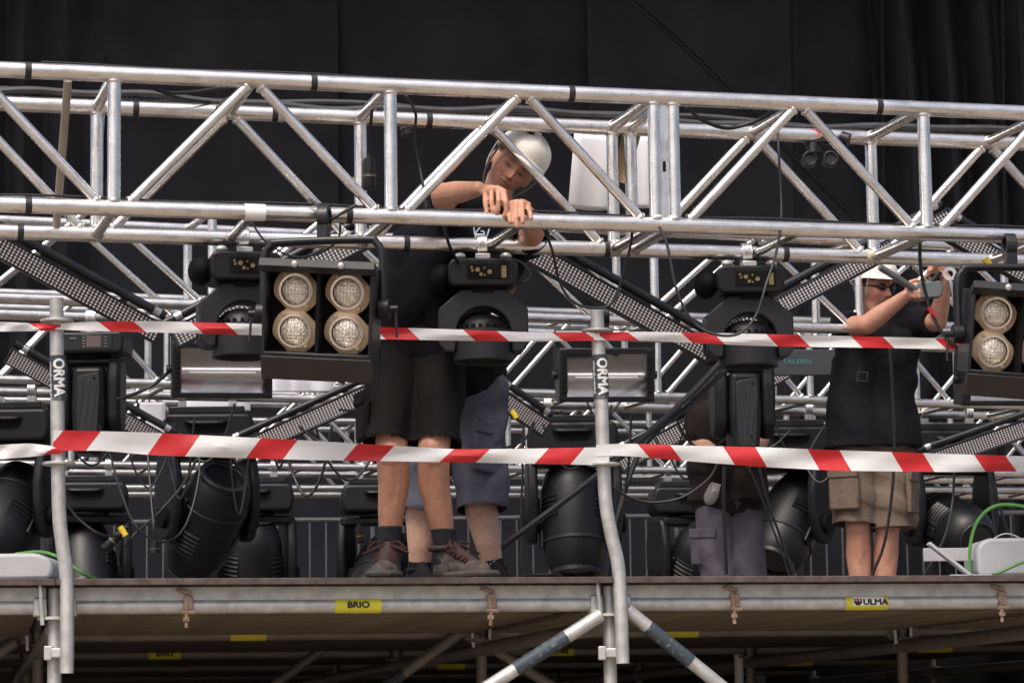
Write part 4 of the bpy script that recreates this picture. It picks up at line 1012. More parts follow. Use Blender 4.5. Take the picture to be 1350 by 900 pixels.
def pocket(parent, base, c, out, up_, w_, h, m):
    out = out.normalized(); up_ = (up_-out*up_.dot(out)).normalized(); sx = up_.cross(out); Rm = Matrix((sx, up_, out)).transposed()
    b = MB(); b.box(c-base, (w_, h, .028), Rm); o = b.build('cargo_pocket', m, parent, .010)
    f_ = MB(); f_.box(c-base+up_*(h*.5-.012)+out*.012, (w_*1.04, h*.30, .016), Rm); f_.build('pocket_flap', m, o, .006)
    return o
def feet(b, ank, dirv, deckz=DZ):
    x = Vector((dirv[0], dirv[1], 0)).normalized(); g = Vector((ank.x, ank.y, deckz+.035)); b.caps(g-x*.03, g+x*.15, .035, .032); b.caps(ank, g-x*.01, .036, .036)

# --- worker 1: black shorts, helmet, hands on the front truss
def worker1():
    ft = [at(513, 757, 10.80), at(600, 757, 10.86)]
    base = Vector((ft[0].x*.5+ft[1].x*.5, 10.83, DZ)); t = thing('person', 'person in white helmet, black shirt and black shorts leaning over the front truss', 'person', base)
    L = lambda v: v-base
    anR = at(513, 716, 10.88); anL = at(587, 720, 10.90); knR = at(516, 592, 10.80); knL = at(572, 592, 10.80)
    hipR = at(519, 462, 10.95); hipL = at(581, 466, 10.96); shR = at(592, 280, 10.90); shL = at(694, 318, 10.92); nk = at(655, 262, 10.90)
    elR = at(584, 257, 10.56); wrR = at(631, 249, 10.27); elL = at(704, 303, 10.60); wrL = at(688, 272, 10.33)
    b = MB(); torso(b, hipL, hipR, shL, shR, nk, .86)
    limb(b, [shR, elR], [.052, .046]); limb(b, [elR, elR.lerp(wrR, .35), wrR], [.044, .043, .027]); limb(b, [shL, elL], [.052, .044]); limb(b, [elL, elL.lerp(wrL, .35), wrL], [.043, .042, .027])
    for h, k, a, dx in ((hipR, knR, anR, .012), (hipL, knL, anL, -.016)):
        limb(b, [h, k], [.072, .060]); mid = k.lerp(a, .33)+Vector((dx, .018, 0)); limb(b, [k, mid, k.lerp(a, .66)+Vector((dx*.4, .006, 0)), a], [.060, .060, .050, .038]); b.caps(k+Vector((0, -.012, .0)), k+Vector((0, -.010, -.03)), .050, .046)
        b.caps(k.lerp(a, .1)+Vector((0, -.022, 0)), k.lerp(a, .85)+Vector((0, -.008, 0)), .034, .028)
    # right hand: back towards the camera, fingers drooping to the chord; left hand on the chord
    A = lambda x, y, Y: at(x, y, Y)
    yT = P1(upx(P1, 0, 0, 655), 0, 0).y
    hand(b, wrR, [A(640, 254, yT+.035), A(648, 250, yT+.015), A(656.5, 249, yT+.0), A(664, 253, yT-.005)],
         [[A(640, 268, yT+.0), A(642, 280, yT-.006), A(642.5, 286, yT-.012)], [A(648, 266, yT-.015), A(650, 278, yT-.02), A(652, 284, yT-.014)],
          [A(657.5, 265, yT-.03), A(656.5, 277, yT-.026), A(654, 284, yT-.014)], [A(667, 267, yT-.03), A(667.5, 278, yT-.028), A(665, 285, yT-.022)]], [A(652, 262, yT+.04), A(656, 274, yT+.02), A(656, 282, yT+.002)])
    hand(b, wrL, [A(673, 269, yT+.03), A(681, 267, yT+.025), A(689, 267, yT+.025), A(696, 270, yT+.04)],
         [[A(672, 279, yT-.012), A(671.5, 286, yT-.034), A(673, 293, yT-.040)], [A(680, 278, yT-.014), A(680, 287, yT-.038), A(681, 298, yT-.042)],
          [A(688, 277, yT-.01), A(689, 285, yT-.034), A(689, 293, yT-.04)], [A(697, 276, yT+.01), A(699, 281, yT-.02), A(700, 288, yT-.034)]], [A(673, 274, yT+.05), A(666, 279, yT+.03), A(662, 285, yT+.008)])
    # head: rolled to his left, looking down at the hands
    cz = Vector((.62, -.16, .70)).normalized(); fwd = Vector((0, -1, -.12)); fwd = (fwd-cz*fwd.dot(cz)).normalized()
    fwd = Matrix.Rotation(.20, 3, cz) @ fwd; yv = -fwd; xv = yv.cross(cz); M = Matrix((xv, yv, cz)).transposed()
    o = at(680, 223, 10.80)-M @ Vector((0, -.088, 0)); head_into(b, M, o)
    b.caps(nk, o+M @ Vector((0, .03, -.07)), .060, .056)
    b.v = [tuple(Vector(v)-base) for v in b.v]
    me = remesh(b, .0034, 3); tone(me, SK, ([list(r_) for r_ in M], tuple(o-base), 1)); body = mobj('body', me, SKIN, t)
    helmet(t, M, o, base)
    # shirt
    s = MB(); torso(s, hipL+Vector((0, 0, .06)), hipR+Vector((0, 0, .06)), shL, shR, nk.lerp((shL+shR)/2, .45), 1.12)
    hem_cone(s, shR, shR.lerp(elR, .72), .078, .064); hem_cone(s, shL, shL.lerp(elL, .62), .078, .066); s.caps(shR, shR, .07, .07); s.caps(shL, shL, .07, .07)
    hc = (hipR+hipL)/2
    for dx in (-.075, .075): s.caps(hc+Vector((dx, 0, .02)), hc+Vector((dx, 0, .2)), .133, .128)
    s.caps(at(548, 330, 10.98), at(545, 420, 10.98), .105, .125); s.caps(at(590, 280, 10.98), at(550, 335, 10.98), .08, .10)
    s.v = [tuple(Vector(v)-base) for v in s.v]; me = remesh(s, .008, 5); folds(me, .010, 3)
    cut(me, [(L(shR.lerp(elR, .72)), (elR-shR).normalized(), .09), (L(shL.lerp(elL, .62)), (elL-shL).normalized(), .09)]); mobj('shirt', me, SHIRT, t)
    # shorts
    s = MB(); hmR = at(511, 586, 10.82); hmL = at(576, 588, 10.82)
    hem_cone(s, hipR+Vector((.01, 0, .05)), hmR, .112, .092); hem_cone(s, hipL+Vector((-.01, 0, .05)), hmL, .112, .094); s.caps(hipR+Vector((.02, 0, .04)), hipL+Vector((-.02, 0, .04)), .125, .125); s.caps(hc+Vector((0, 0, -.06)), hc, .1, .12)
    s.v = [tuple(Vector(v)-base) for v in s.v]; me = remesh(s, .007, 4); folds(me, .010, 8)
    cut(me, [(L(hmR), (hmR-hipR).normalized(), .13), (L(hmL), (hmL-hipL).normalized(), .13)]); sh = mobj('shorts', me, SHORTB, t)
    pocket(sh, base, hmR.lerp(hipR, .28)+Vector((-.10, -.01, 0)), Vector((-1, -.25, 0)), Vector((0, 0, 1)), .15, .17, SHORTB)
    for an, kn, dv in ((anR, knR, (-.08, -1)), (anL, knL, (.72, -.70))):
        x = Vector((dv[0], dv[1], 0)).normalized(); foot = Vector((an.x, an.y, DZ))-x*.045
        sk_ = MB(); top = an.lerp(kn, .17); sk_.ring([top, an, Vector((foot.x, foot.y, DZ+.07))+x*.045], [.047, .045, .045], 20); sk_.v = [tuple(Vector(v)-base) for v in sk_.v]
        sk_.path([top-base+Vector((.045*math.cos(a), .045*math.sin(a), 0)) for a in np.linspace(0, 2*math.pi, 18)], .006, 6); so = mobj('sock', remesh(sk_, .006, 3), SOCK, t)
        boot(t, foot, dv, base)
    # lanyard badge with lettering on the chest
    bd = MB(); c = at(633, 306, 10.765); Rm = Matrix.Rotation(.30, 3, 'Y'); v, f_ = text_verts('Val', .056)
    bd.add([c-base+Rm @ Vector((a, 0, b_)) for a, b_ in v], f_); bd.build('shirt_lettering', mat('pale_blue_print', (.45, .52, .62), .6), t)
    cd = MB(); cd.box(at(631, 316, 10.755)-base, (.03, .003, .045), Matrix.Rotation(.1, 3, 'Y')); cd.build('name_card', PAPER, t)
    return t
W1 = worker1()
tg = MB(); tg.ell((0, 0, 0), (.026, .014, .012)); tg.tube((-.01, 0, 0), (.045, -.01, .006), .007, 8)
yq = P1(upx(P1, 0, 0, 657), 0, 0); tag(tg.build('clamp_fitting', BLK, loc=yq+Vector((0, -.004, .036))), 'small black fitting pinched between fingers on the front chord', 'fitting')

# --- worker 2: slate cargo shorts, bent forward behind worker 1
def worker2():
    Y = 11.75; base = Vector((at(600, 757, Y).x, Y, DZ)); t = thing('person', 'person in slate cargo shorts and black socks, bent over behind the helmeted worker', 'person', base); L = lambda v: v-base
    anR = at(553, 752, Y); anL = at(650, 750, Y-.03); knR = at(557, 640, Y-.04); knL = at(628, 640, Y-.05); hipR = at(577, 520, Y+.05); hipL = at(628, 520, Y+.05)
    shR = at(545, 420, Y-.16); shL = at(606, 430, Y-.2); nk = at(568, 402, Y-.27); elR = at(540, 470, Y-.28); wrR = at(548, 500, Y-.42); elL = at(590, 470, Y-.36); wrL = at(570, 500, Y-.45)
    b = MB(); torso(b, hipL, hipR, shL, shR, nk, .85)
    for h, k, a in ((hipR, knR, anR), (hipL, knL, anL)):
        limb(b, [h, k], [.075, .058]); limb(b, [k, k.lerp(a, .35)+Vector((0, .02, 0)), k.lerp(a, .7), a], [.060, .067, .052, .040]); feet(b, a-Vector((0, 0, .04)), (.3, -1))
    limb(b, [shR, elR, wrR], [.05, .043, .028]); limb(b, [shL, elL, wrL], [.05, .043, .028])
    for w_ in (wrR, wrL):
        d = Vector((.02, -.06, -.03)); bs = [w_+d+Vector((.018*(i-1.5), 0, 0)) for i in range(4)]
        hand(b, w_, bs, [[q+Vector((0, -.03, -.015)), q+Vector((0, -.045, -.035)), q+Vector((0, -.04, -.055))] for q in bs], [w_+Vector((-.035, -.04, -.01)), w_+Vector((-.04, -.07, -.025))])
    cz = Vector((-.15, -.7, .7)).normalized(); f0 = Vector((0, -1, -.4)); fwd = (f0-cz*f0.dot(cz)).normalized(); M = Matrix(((-fwd).cross(cz), -fwd, cz)).transposed(); o = nk+cz*.15+Vector((-.02, -.02, 0)); head_into(b, M, o); b.caps(nk, o-cz*.06, .06, .056)
    b.v = [tuple(Vector(v)-base) for v in b.v]; me = remesh(b, .005, 4); tone(me, (.52, .31, .225), ([list(r_) for r_ in M], tuple(o-base), 1)); mobj('body', me, SKIN, t)
    hr = MB(); hr.ell(o+M @ Vector((0, .02, .03))-base, (.082, .095, .098), M); mobj('hair', remesh(hr, .006, 2), HAIR, t)
    hmR = at(551, 676, Y-.03); hmL = at(634, 672, Y-.05); hc = (hipR+hipL)/2
    s = MB(); hem_cone(s, hipR+Vector((.01, 0, .04)), hmR, .125, .088); hem_cone(s, hipL+Vector((0, 0, .04)), hmL, .13, .100); s.caps(hipR+Vector((.0, 0, .05)), hipL+Vector((0, 0, .05)), .128, .128)
    s.v = [tuple(Vector(v)-base) for v in s.v]; me = remesh(s, .007, 4); folds(me, .014, 11); cut(me, [(L(hmR), (hmR-hipR).normalized(), .13), (L(hmL), (hmL-hipL).normalized(), .13)]); sh = mobj('shorts', me, SHORTG, t)
    pocket(sh, base, at(642, 592, Y-.115), Vector((.75, -.8, .1)), (hipL-hmL), .15, .20, SHORTG)
    s = MB(); torso(s, hipL+Vector((0, 0, .03)), hipR+Vector((0, 0, .03)), shL, shR, nk.lerp((shL+shR)/2, .5), 1.12)
    for dx in (-.08, .09): s.caps(hc+Vector((dx, 0, .0)), hc+Vector((dx, -.02, .2)), .125, .125)
    hem_cone(s, shR, shR.lerp(elR, .7), .075, .066); hem_cone(s, shL, shL.lerp(elL, .7), .075, .066); s.v = [tuple(Vector(v)-base) for v in s.v]; me = remesh(s, .008, 4); folds(me, .012, 5); mobj('shirt', me, SHIRT, t)
    for an, kn in ((anR, knR), (anL, knL)):
        s = MB(); top = an.lerp(kn, .11); s.ring([top, an, an-Vector((0, 0, .06))], [.049, .047, .045], 20); s.v = [tuple(Vector(v)-base) for v in s.v]; mobj('sock', remesh(s, .006, 2), SOCKB, t)
        f_ = Vector((an.x, an.y, DZ)); boot(t, f_+Vector((-.01, .03, 0)), (.3, -1), base, SOCKB, lace=False, m2=SOCKB, hs=.7, collar=False)
    lg = MB(); c = at(650, 744, Y-.082)
    for i in range(3): lg.add([c-base+Vector((x*.022, -.002, z*.022)) for x, z in ((-.5+.35*i, 0), (-.2+.35*i, 0), (-.36+.34*i, .25+.3*i), (-.55+.34*i, .25+.2*i))], [(0, 1, 2, 3)])
    q = lg.build('sock_mark', WHITE, t); q['kind'] = 'stuff'
    return t
W2 = worker2()

# --- worker 3: khaki cargo shorts, helmet, using a cutter between the truss faces
def worker3():
    Y = 14.5; base = Vector((at(1150, 757, Y).x, Y, DZ)); t = thing('person', 'person in white helmet, black shirt and khaki cargo shorts working with a cutter', 'person', base); L = lambda v: v-base
    anR = at(1136, 806, Y+.02); anL = at(1165, 806, Y+.03); knR = at(1131, 695, Y-.02); knL = at(1170, 695, Y-.01); hipR = at(1131, 575, Y+.03); hipL = at(1172, 577, Y+.03)
    shR = at(1113, 432, Y); shL = at(1203, 428, Y+.02); nk = at(1148, 412, Y); elR = at(1143, 428, Y-.24); wrR = at(1193, 391, Y-.34); elL = at(1236, 424, Y-.16); wrL = at(1247, 368, Y-.28)
    b = MB(); torso(b, hipL, hipR, shL, shR, nk, .86)
    for h, k, a in ((hipR, knR, anR), (hipL, knL, anL)):
        limb(b, [h, k], [.08, .062]); limb(b, [k, k.lerp(a, .33)+Vector((0, .025, 0)), k.lerp(a, .7), a], [.058, .064, .050, .038]); b.caps(k.lerp(a, .05)+Vector((0, -.02, 0)), k.lerp(a, .8), .036, .03); feet(b, a, (0, -1))
    limb(b, [shR, elR], [.056, .05]); limb(b, [elR, elR.lerp(wrR, .3), wrR], [.05, .049, .031]); limb(b, [shL, elL], [.054, .048]); limb(b, [elL, elL.lerp(wrL, .3), wrL], [.046, .045, .029])
    A = lambda x, y, dY: at(x, y, Y-.34+dY)
    hand(b, wrR, [A(1199, 376, -.02), A(1205, 376, -.03), A(1211, 376, -.03), A(1217, 378, -.02)],
         [[A(1199, 384, -.05), A(1200, 391, -.05), A(1201, 395, -.02)], [A(1206, 384, -.06), A(1206, 392, -.055), A(1207, 396, -.02)], [A(1212, 384, -.06), A(1212, 392, -.055), A(1212, 396, -.02)], [A(1218, 384, -.05), A(1218, 391, -.05), A(1217, 395, -.02)]], [A(1200, 372, .0), A(1208, 369, .0), A(1214, 370, -.01)])
    B2 = lambda x, y, dY: at(x, y, Y-.28+dY)
    hand(b, wrL, [B2(1231, 357, -.02), B2(1234, 352, -.03), B2(1239, 349, -.03), B2(1245, 348, -.02)],
         [[B2(1225, 361, -.04), B2(1222, 364, -.03), B2(1224, 367, -.0)], [B2(1227, 356, -.05), B2(1223, 358, -.04), B2(1224, 361, -.01)], [B2(1230, 351, -.05), B2(1225, 352, -.04), B2(1225, 356, -.01)], [B2(1236, 347, -.04), B2(1230, 347, -.03), B2(1229, 350, -.01)]], [B2(1240, 362, -.03), B2(1232, 366, -.03), B2(1227, 369, -.02)])
    cz = Vector((.10, -.12, 1)).normalized(); f0 = Vector((.62, -.78, -.1)); fwd = (f0-cz*f0.dot(cz)).normalized(); M = Matrix(((-fwd).cross(cz), -fwd, cz)).transposed(); o = at(1152, 379, Y-.02); head_into(b, M, o); b.caps(nk, o-cz*.06, .066, .062)
    b.v = [tuple(Vector(v)-base) for v in b.v]; me = remesh(b, .0048, 4); tone(me, (.44, .22, .15), ([list(r_) for r_ in M], tuple(o-base), 1)); mobj('body', me, SKIN, t)
    helmet(t, M, o, base, False)
    gl = MB()
    for sx in (-1, 1): gl.ell(M @ Vector((sx*.031, -.094, .002))+o-base, (.024, .010, .016), M)
    gl.path([M @ Vector(p)+o-base for p in ((-.078, -.0, .004), (-.06, -.07, .005), (0, -.104, .006), (.06, -.07, .005), (.078, 0, .004))], .004, 6); q = gl.build('dark_glasses', BLKG, t); q['kind'] = 'stuff'
    hmR = at(1127, 693, Y-.01); hmL = at(1177, 699, Y-.0); hc = (hipR+hipL)/2
    s = MB(); hem_cone(s, hipR+Vector((0, 0, .04)), hmR, .13, .118); hem_cone(s, hipL+Vector((0, 0, .04)), hmL, .13, .118); s.caps(hipR+Vector((0, .01, .03)), hipL+Vector((0, .01, .03)), .125, .125)
    s.v = [tuple(Vector(v)-base) for v in s.v]; me = remesh(s, .008, 4); folds(me, .016, 21); cut(me, [(L(hmR), (hmR-hipR).normalized(), .15), (L(hmL), (hmL-hipL).normalized(), .15)]); sh = mobj('shorts', me, SHORTN, t)
    pocket(sh, base, at(1113, 645, Y-.11), Vector((-.5, -.85, 0)), Vector((0, 0, 1)), .16, .20, SHORTN); pocket(sh, base, at(1203, 650, Y-.06), Vector((.9, -.4, 0)), Vector((-.08, 0, 1)), .14, .20, SHORTN)
    s = MB(); torso(s, hipL+Vector((0, 0, .03)), hipR+Vector((0, 0, .03)), shL, shR, nk.lerp((shL+shR)/2, .5), 1.16)
    for dx in (-.07, .07): hem_cone(s, hc+Vector((dx, 0, .4)), hc+Vector((dx, -.005, -.06)), .130, .180)
    hem_cone(s, shR, shR.lerp(elR, .45), .085, .074); hem_cone(s, shL, shL.lerp(elL, .8), .085, .075); s.v = [tuple(Vector(v)-base) for v in s.v]; me = remesh(s, .008, 4); folds(me, .008, 15); mobj('shirt', me, SHIRT, t)
    bk = MB(); c = at(1137, 496, Y-.155)-base
    for dx, dz, sx, sz in ((0, .022, .05, .006), (0, -.022, .05, .006), (-.024, 0, .006, .05), (.024, 0, .006, .05)): bk.box(c+Vector((dx, 0, dz)), (sx, .006, sz), Matrix.Rotation(.1, 3, 'Y'))
    q = bk.build('strap_buckle', CHAR, t); q['kind'] = 'stuff'
    for an, kn in ((anR, knR), (anL, knL)): boot(t, Vector((an.x, an.y+.03, DZ)), (0, -1), base, BOOT)
    return t
W3 = worker3()
ct = thing('cable_cutter', 'grey handled cutter gripped by the worker in khaki shorts', 'tool', at(1224, 385, 14.12))
c0 = ct.location.copy(); L_ = lambda x, y, dy=0: at(x, y, 14.12+dy)-c0
b = MB(); b.prism(rounded([(-.06, -.035), (.06, -.03), (.075, .02), (.06, .055), (-.055, .05)], .02), -.02, .02); b.build('tool_body', TOOLG, ct, .008)
MB().tube(L_(1224, 378), L_(1240, 358, -.02), .013, 10).build('handle', RUB, ct)
MB().tube(L_(1212, 385), L_(1160, 352, -.1), .017, 12).build('tube_arm', mat('grey_tube', (.16, .17, .17), .4, .5), ct)
rg = thing('ring_spanner', 'open ended grey spanner head beside the blinder yoke', 'tool', at(1252, 361, 14.1)); MB().hollow((0, -.006, 0), (0, .006, 0), .034, .017, 18).build('spanner_head', ALU2, rg)
MB().tube((0, 0, -.03), (.02, 0, -.13), .01, 8).build('spanner_handle', ALU2, rg)

# --- worker 4: kneeling in mauve-grey trousers, back half turned
def worker4():
    Y = 14.75; base = Vector((at(965, 757, Y).x, Y, DZ)); t = thing('person', 'person kneeling in mauve grey trousers with a pale glove in the pocket', 'person', base); L = lambda v: v-base
    dz = lambda p, h: Vector((p.x, p.y, DZ+h))
    hipR = dz(at(944, 700, Y), .60); hipL = dz(at(976, 700, Y+.05), .60); knR = dz(at(943, 700, Y-.06), .07); knL = dz(at(992, 700, Y-.03), .07); anR = knR+Vector((.06, .42, .0)); anL = knL+Vector((.06, .42, .0))
    shR = at(928, 518, Y-.1); shL = at(990, 512, Y-.05); nk = at(966, 496, Y-.1); elR = at(922, 585, Y-.08); wrR = at(944, 596, Y-.30); elL = at(1003, 580, Y-.1); wrL = at(985, 600, Y-.3)
    b = MB(); torso(b, hipL, hipR, shL, shR, nk, .82); limb(b, [shR, elR, wrR], [.052, .046, .029]); limb(b, [shL, elL, wrL], [.052, .044, .029])
    for w_ in (wrR, wrL):
        d = Vector((.02, -.06, -.01)); bs = [w_+d+Vector((.018*(i-1.5), 0, 0)) for i in range(4)]
        hand(b, w_, bs, [[q+Vector((0, -.03, -.015)), q+Vector((0, -.04, -.035)), q+Vector((0, -.03, -.05))] for q in bs], [w_+Vector((-.035, -.04, .01)), w_+Vector((-.03, -.07, .0))])
    for h, k, a in ((hipR, knR, anR), (hipL, knL, anL)): limb(b, [h, k], [.085, .062]); limb(b, [k, k.lerp(a, .4), a], [.058, .058, .04]); b.caps(a, a+Vector((0, .05, .03)), .038, .034)
    cz = Vector((0, -.35, .93)).normalized(); f0 = Vector((.2, -1, -.2)); fwd = (f0-cz*f0.dot(cz)).normalized(); M = Matrix(((-fwd).cross(cz), -fwd, cz)).transposed(); o = nk+cz*.145+Vector((.02, 0, 0)); head_into(b, M, o); b.caps(nk, o-cz*.06, .06, .056)
    b.v = [tuple(Vector(v)-base) for v in b.v]; me = remesh(b, .0055, 4); tone(me, (.47, .26, .185), ([list(r_) for r_ in M], tuple(o-base), 1)); mobj('body', me, SKIN, t)
    hr = MB(); hr.ell(o+M @ Vector((0, .02, .03))-base, (.082, .095, .098), M); mobj('hair', remesh(hr, .006, 2), HAIR, t)
    s = MB()
    for h, k, a in ((hipR, knR, anR), (hipL, knL, anL)): limb(s, [h, k], [.105, .092]); limb(s, [k, a], [.075, .07])
    s.caps(hipR, hipL, .11, .11); s.v = [(v[0]-base.x, v[1]-base.y, max(v[2], DZ+.004)-base.z) for v in s.v]; me = remesh(s, .008, 4); folds(me, .018, 33); tr = mobj('trousers', me, TROUS, t)
    pocket(tr, base, at(928, 722, Y-.085), Vector((-.45, -.9, 0)), Vector((0, 0, 1)), .14, .17, TROUS)
    gv = MB(); c = at(938, 653, Y-.145); gv.ell(c-base, (.036, .020, .052), Matrix.Rotation(.45, 3, 'Y')); gv.box(c-base+Vector((.004, 0, .01)), (.058, .022, .075), Matrix.Rotation(.45, 3, 'Y'))
    for q in range(3): gv.caps(c-base+Vector((-.012+.014*q, -.004, .03)), c-base+Vector((.006+.018*q, -.006, .062-.006*q)), .011, .009); mobj('glove', remesh(gv, .005, 3), GLOVE, t)
    s = MB(); torso(s, hipL+Vector((0, 0, .03)), hipR+Vector((0, 0, .03)), shL, shR, nk.lerp((shL+shR)/2, .5), 1.14); hc = (hipR+hipL)/2
    for dx in (-.06, .06): hem_cone(s, hc+Vector((dx, 0, .3)), hc+Vector((dx, 0, .0)), .12, .15)
    hem_cone(s, shR, shR.lerp(elR, .42), .078, .068); hem_cone(s, shL, shL.lerp(elL, .6), .078, .068); s.v = [tuple(Vector(v)-base) for v in s.v]; me = remesh(s, .008, 4); folds(me, .013, 41); mobj('shirt', me, BROWNT, t)
    for a in (anR, anL):
        f_ = MB(); f_.caps(a+Vector((0, .03, .0)), a+Vector((0, .13, -.02)), .045, .04); f_.v = [(v[0]-base.x, v[1]-base.y, max(v[2], DZ)-base.z) for v in f_.v]; mobj('shoe', remesh(f_, .006, 3), BOOTD, t)
    return t
W4 = worker4()
# ------------------------------------------------------------------ crowd barriers
def make_barrier(label, loc, rz):
    t = thing('crowd_barrier', label, 'barrier', loc, (0, 0, rz), 'crowd barriers along the back of the deck')
    W_ = 2.2; H_ = 1.1
    fr = MB(); fr.path(smooth_path([(-W_/2, 0, .05), (-W_/2, 0, H_-.12), (-W_/2+.03, 0, H_-.03), (-W_/2+.12, 0, H_), (W_/2-.12, 0, H_), (W_/2-.03, 0, H_-.03), (W_/2, 0, H_-.12), (W_/2, 0, .05)], 4), .021, 10); fr.build('frame', BARR, t)
    MB().tube((-W_/2, 0, .22), (W_/2, 0, .22), .017, 10).build('lower_rail', BARR, t)
    key = MB().tube((0, 0, .22), (0, 0, H_), .0085, 8).mesh('bar', BARR)
    for k in range(17):
        o = bpy.data.objects.new('bar', key); C.objects.link(o); o.parent = t; o.location = (-W_/2+.123*(k+1), 0, 0)
    for s_ in (-1, 1): MB().box((s_*(W_/2-.1), 0, .02), (.05, .5, .035)).build('foot', BARR, t, .006)
    return t
bar0 = make_barrier('crowd barrier standing between the big tilted moving head and the drapes', Vector((at(300, 600, 22.1).x, 22.1, DZ)), .03)
for px, Yb, lab in ((-95, 22.0, 'crowd barrier behind the pale housing beside the first guard post'), (700, 22.2, 'crowd barrier in deep shade behind the slate cargo shorts'), (1085, 22.3, 'crowd barrier behind the kneeling worker'), (1475, 22.4, 'crowd barrier behind the looped green cable')):
    dup(bar0, Vector((at(px, 600, Yb).x, Yb, DZ)), (0, 0, .02), lab)
# ------------------------------------------------------------------ pale housings on the deck
def housing(label, c, w_, d_, h, rz, bracket, fins=True):
    t = thing('floodlight_housing', label, 'floodlight', c, (0, 0, rz))
    prof = rounded([(-w_/2, .012), (w_/2, .012), (w_/2, h*.72), (w_/2-.05, h), (-w_/2+.035, h), (-w_/2, h*.8)], .03)
    b = MB().prism(prof, -d_/2, d_/2).build('shell', GREYBOX, t, .012)
    for k in range(5 if fins else 0): MB().box((w_*.16+k*.022, -d_/2-.012, h*.42), (.010, .03, h*.6)).build('cooling_fin', GREYBOX, b, .003)
    if bracket:
        k = MB(); k.box((-w_/2-.10, -.12, .07), (.012, .05, .22), Matrix.Rotation(-.9, 3, 'Y')); k.box((-w_/2-.03, -.12, .012), (.16, .05, .012)); k.box((-w_/2-.09, -.04, .10), (.2, .01, .05)); k.build('bracket', GREYBOX, t, .002)
    MB().box((0, 0, .006), (w_*.9, d_*.9, .012)).build('foot_pad', RUB, t)
    return t
housing('pale grey floodlight housing with fins and bracket beside the looped green cable', Vector((at(1345, 757, 11.2).x, 11.2, DZ)), .38, .26, .155, .06, True)
housing('pale grey floodlight housing lying by the first guard post', Vector((at(15, 757, 10.5).x, 10.5, DZ)), .34, .24, .105, -.03, False, False)
cable('green cable looping up over the pale housing with fins', [(1278, 757, 11.1), (1279, 720, 11.1), (1287, 690, 11.1), (1305, 670, 11.1), (1330, 665, 11.1), (1365, 675, 11.1), (1395, 720, 11.1), (1400, 757, 11.1)], .0065, GREEN)
cable('green cable curling from the housing past the first guard post', [(20, 730, 10.6), (50, 727, 10.55), (70, 731, 10.5), (90, 742, 10.5), (110, 756, 10.5), (125, 762, 10.6)], .006, GREEN)
cable('green lead lying across the fins of the pale housing', [(1312, 756, 10.95), (1325, 751, 10.95), (1345, 742, 10.95), (1370, 735, 10.95)], .006, GREEN)
cable('thin pale wire arching over the finned pale housing', [(1300, 724, 11.3), (1310, 710, 11.3), (1328, 703, 11.3), (1348, 712, 11.3), (1354, 730, 11.3)], .003, mat('pale_wire', (.4, .4, .4), .5))
# ------------------------------------------------------------------ paper, card
def sheet(label, px0, py0, px1, py1, Y, bow, m=PAPER, sk=(0, 0)):
    n = 14; base = at(px0, py0, Y); vs = []; fs = []
    for j in range(n+1):
        for i in range(5):
            u, v = i/4, j/n; p = at(px0+(px1-px0)*u+sk[0]*v, py0+(py1-py0)*v+sk[1]*u, Y)
            p.y += bow*math.sin(math.pi*u*.9)*(.3+.7*v)+bow*.6*v*v; vs.append(p-base)
    for j in range(n):
        for i in range(4): q = j*5+i; fs.append((q, q+1, q+6, q+5))
    o = MB().add(vs, fs).build('paper_sheet', m, loc=base); s = o.modifiers.new('thick', 'SOLIDIFY'); s.thickness = .0012
    return tag(o, label, 'paper', 'white sheets of paper hung on the trusses')
sheet('large white paper sheet hung inside the front truss beside the cardboard strip', 757, 176, 812, 272, 11.05, .05, sk=(-8, 2))
sheet('narrow white paper sheet showing behind the cardboard strip', 828, 180, 857, 273, 11.12, .02)
sheet('printed white sheet hung low behind the four-lamp blinder', 356, 488, 440, 516, 15.35, .01)
sheet('white sheet showing above the base of the big tilted moving head', 238, 524, 330, 541, 17.3, .01)
sheet('white sheet beside the far batten and first guard post', 184, 530, 218, 578, 15.8, .01)
pr = MB(); b0 = at(360, 494, 15.335)
for k in range(7):
    for (x0, x1) in ((362, 384), (388, 412)): 
        a = at(x0, 492+k*3, 15.335); b_ = at(x1-random.random()*8, 492+k*3, 15.335); pr.box((a+b_)/2-b0, ((b_-a).x, .002, .002))
q = pr.build('printed_line', mat('faint_ink', (.35, .36, .42), .6), loc=b0); tag(q, 'faint printed lines on the low hung white sheet', 'print', kind='stuff')
cs = MB(); a, b_ = at(838, 158, 10.92), at(816, 240, 10.86); d = (b_-a); x = d.normalized(); y = Vector((0, 1, 0)); z = x.cross(y)
cs.box((0, 0, 0), (d.length, .006, .07), Matrix((x, y, z)).transposed()); tag(cs.build('cardboard_strip', CARD, loc=(a+b_)/2), 'folded brown cardboard strip tied inside the front truss', 'cardboard')
# ------------------------------------------------------------------ hanging connectors
def plug(label, px, py0, py1, Y, r=.024, tilt=0, ring=False):
    t = thing('cable_connector', label, 'connector', at(px, py0, Y)); e = at(px+tilt, py1, Y)-t.location; d = e
    MB().ring([d*.0, d*.12, d*.14, d*.55, d*.56, d*.62, d*.63, d*.95, d], [r*.4, r*.45, r*.85, r*.9, r, r, r*.95, r*1.05, r*.9], 18).build('plug_body', BLK, t)
    MB().ring([d*.6, d*.66], [r*1.1, r*1.1], 18).build('locking_ring', mat('bronze_ring', (.14, .11, .06), .5, .4), t)
    return t
plug('round black connector hanging on its cable inside the front truss', 487, 203, 250, 10.55, .024)
plug('round black connector tucked by the rear upright behind the front truss', 533, 150, 180, 10.85, .026, 6)
plug('black plug with orange tip strapped to the rear top chord', 306, 128, 152, 10.45, .018, -26)
plug('black plug hanging at the end of a cable beside the tilted moving head', 204, 712, 730, 12.6, .02)
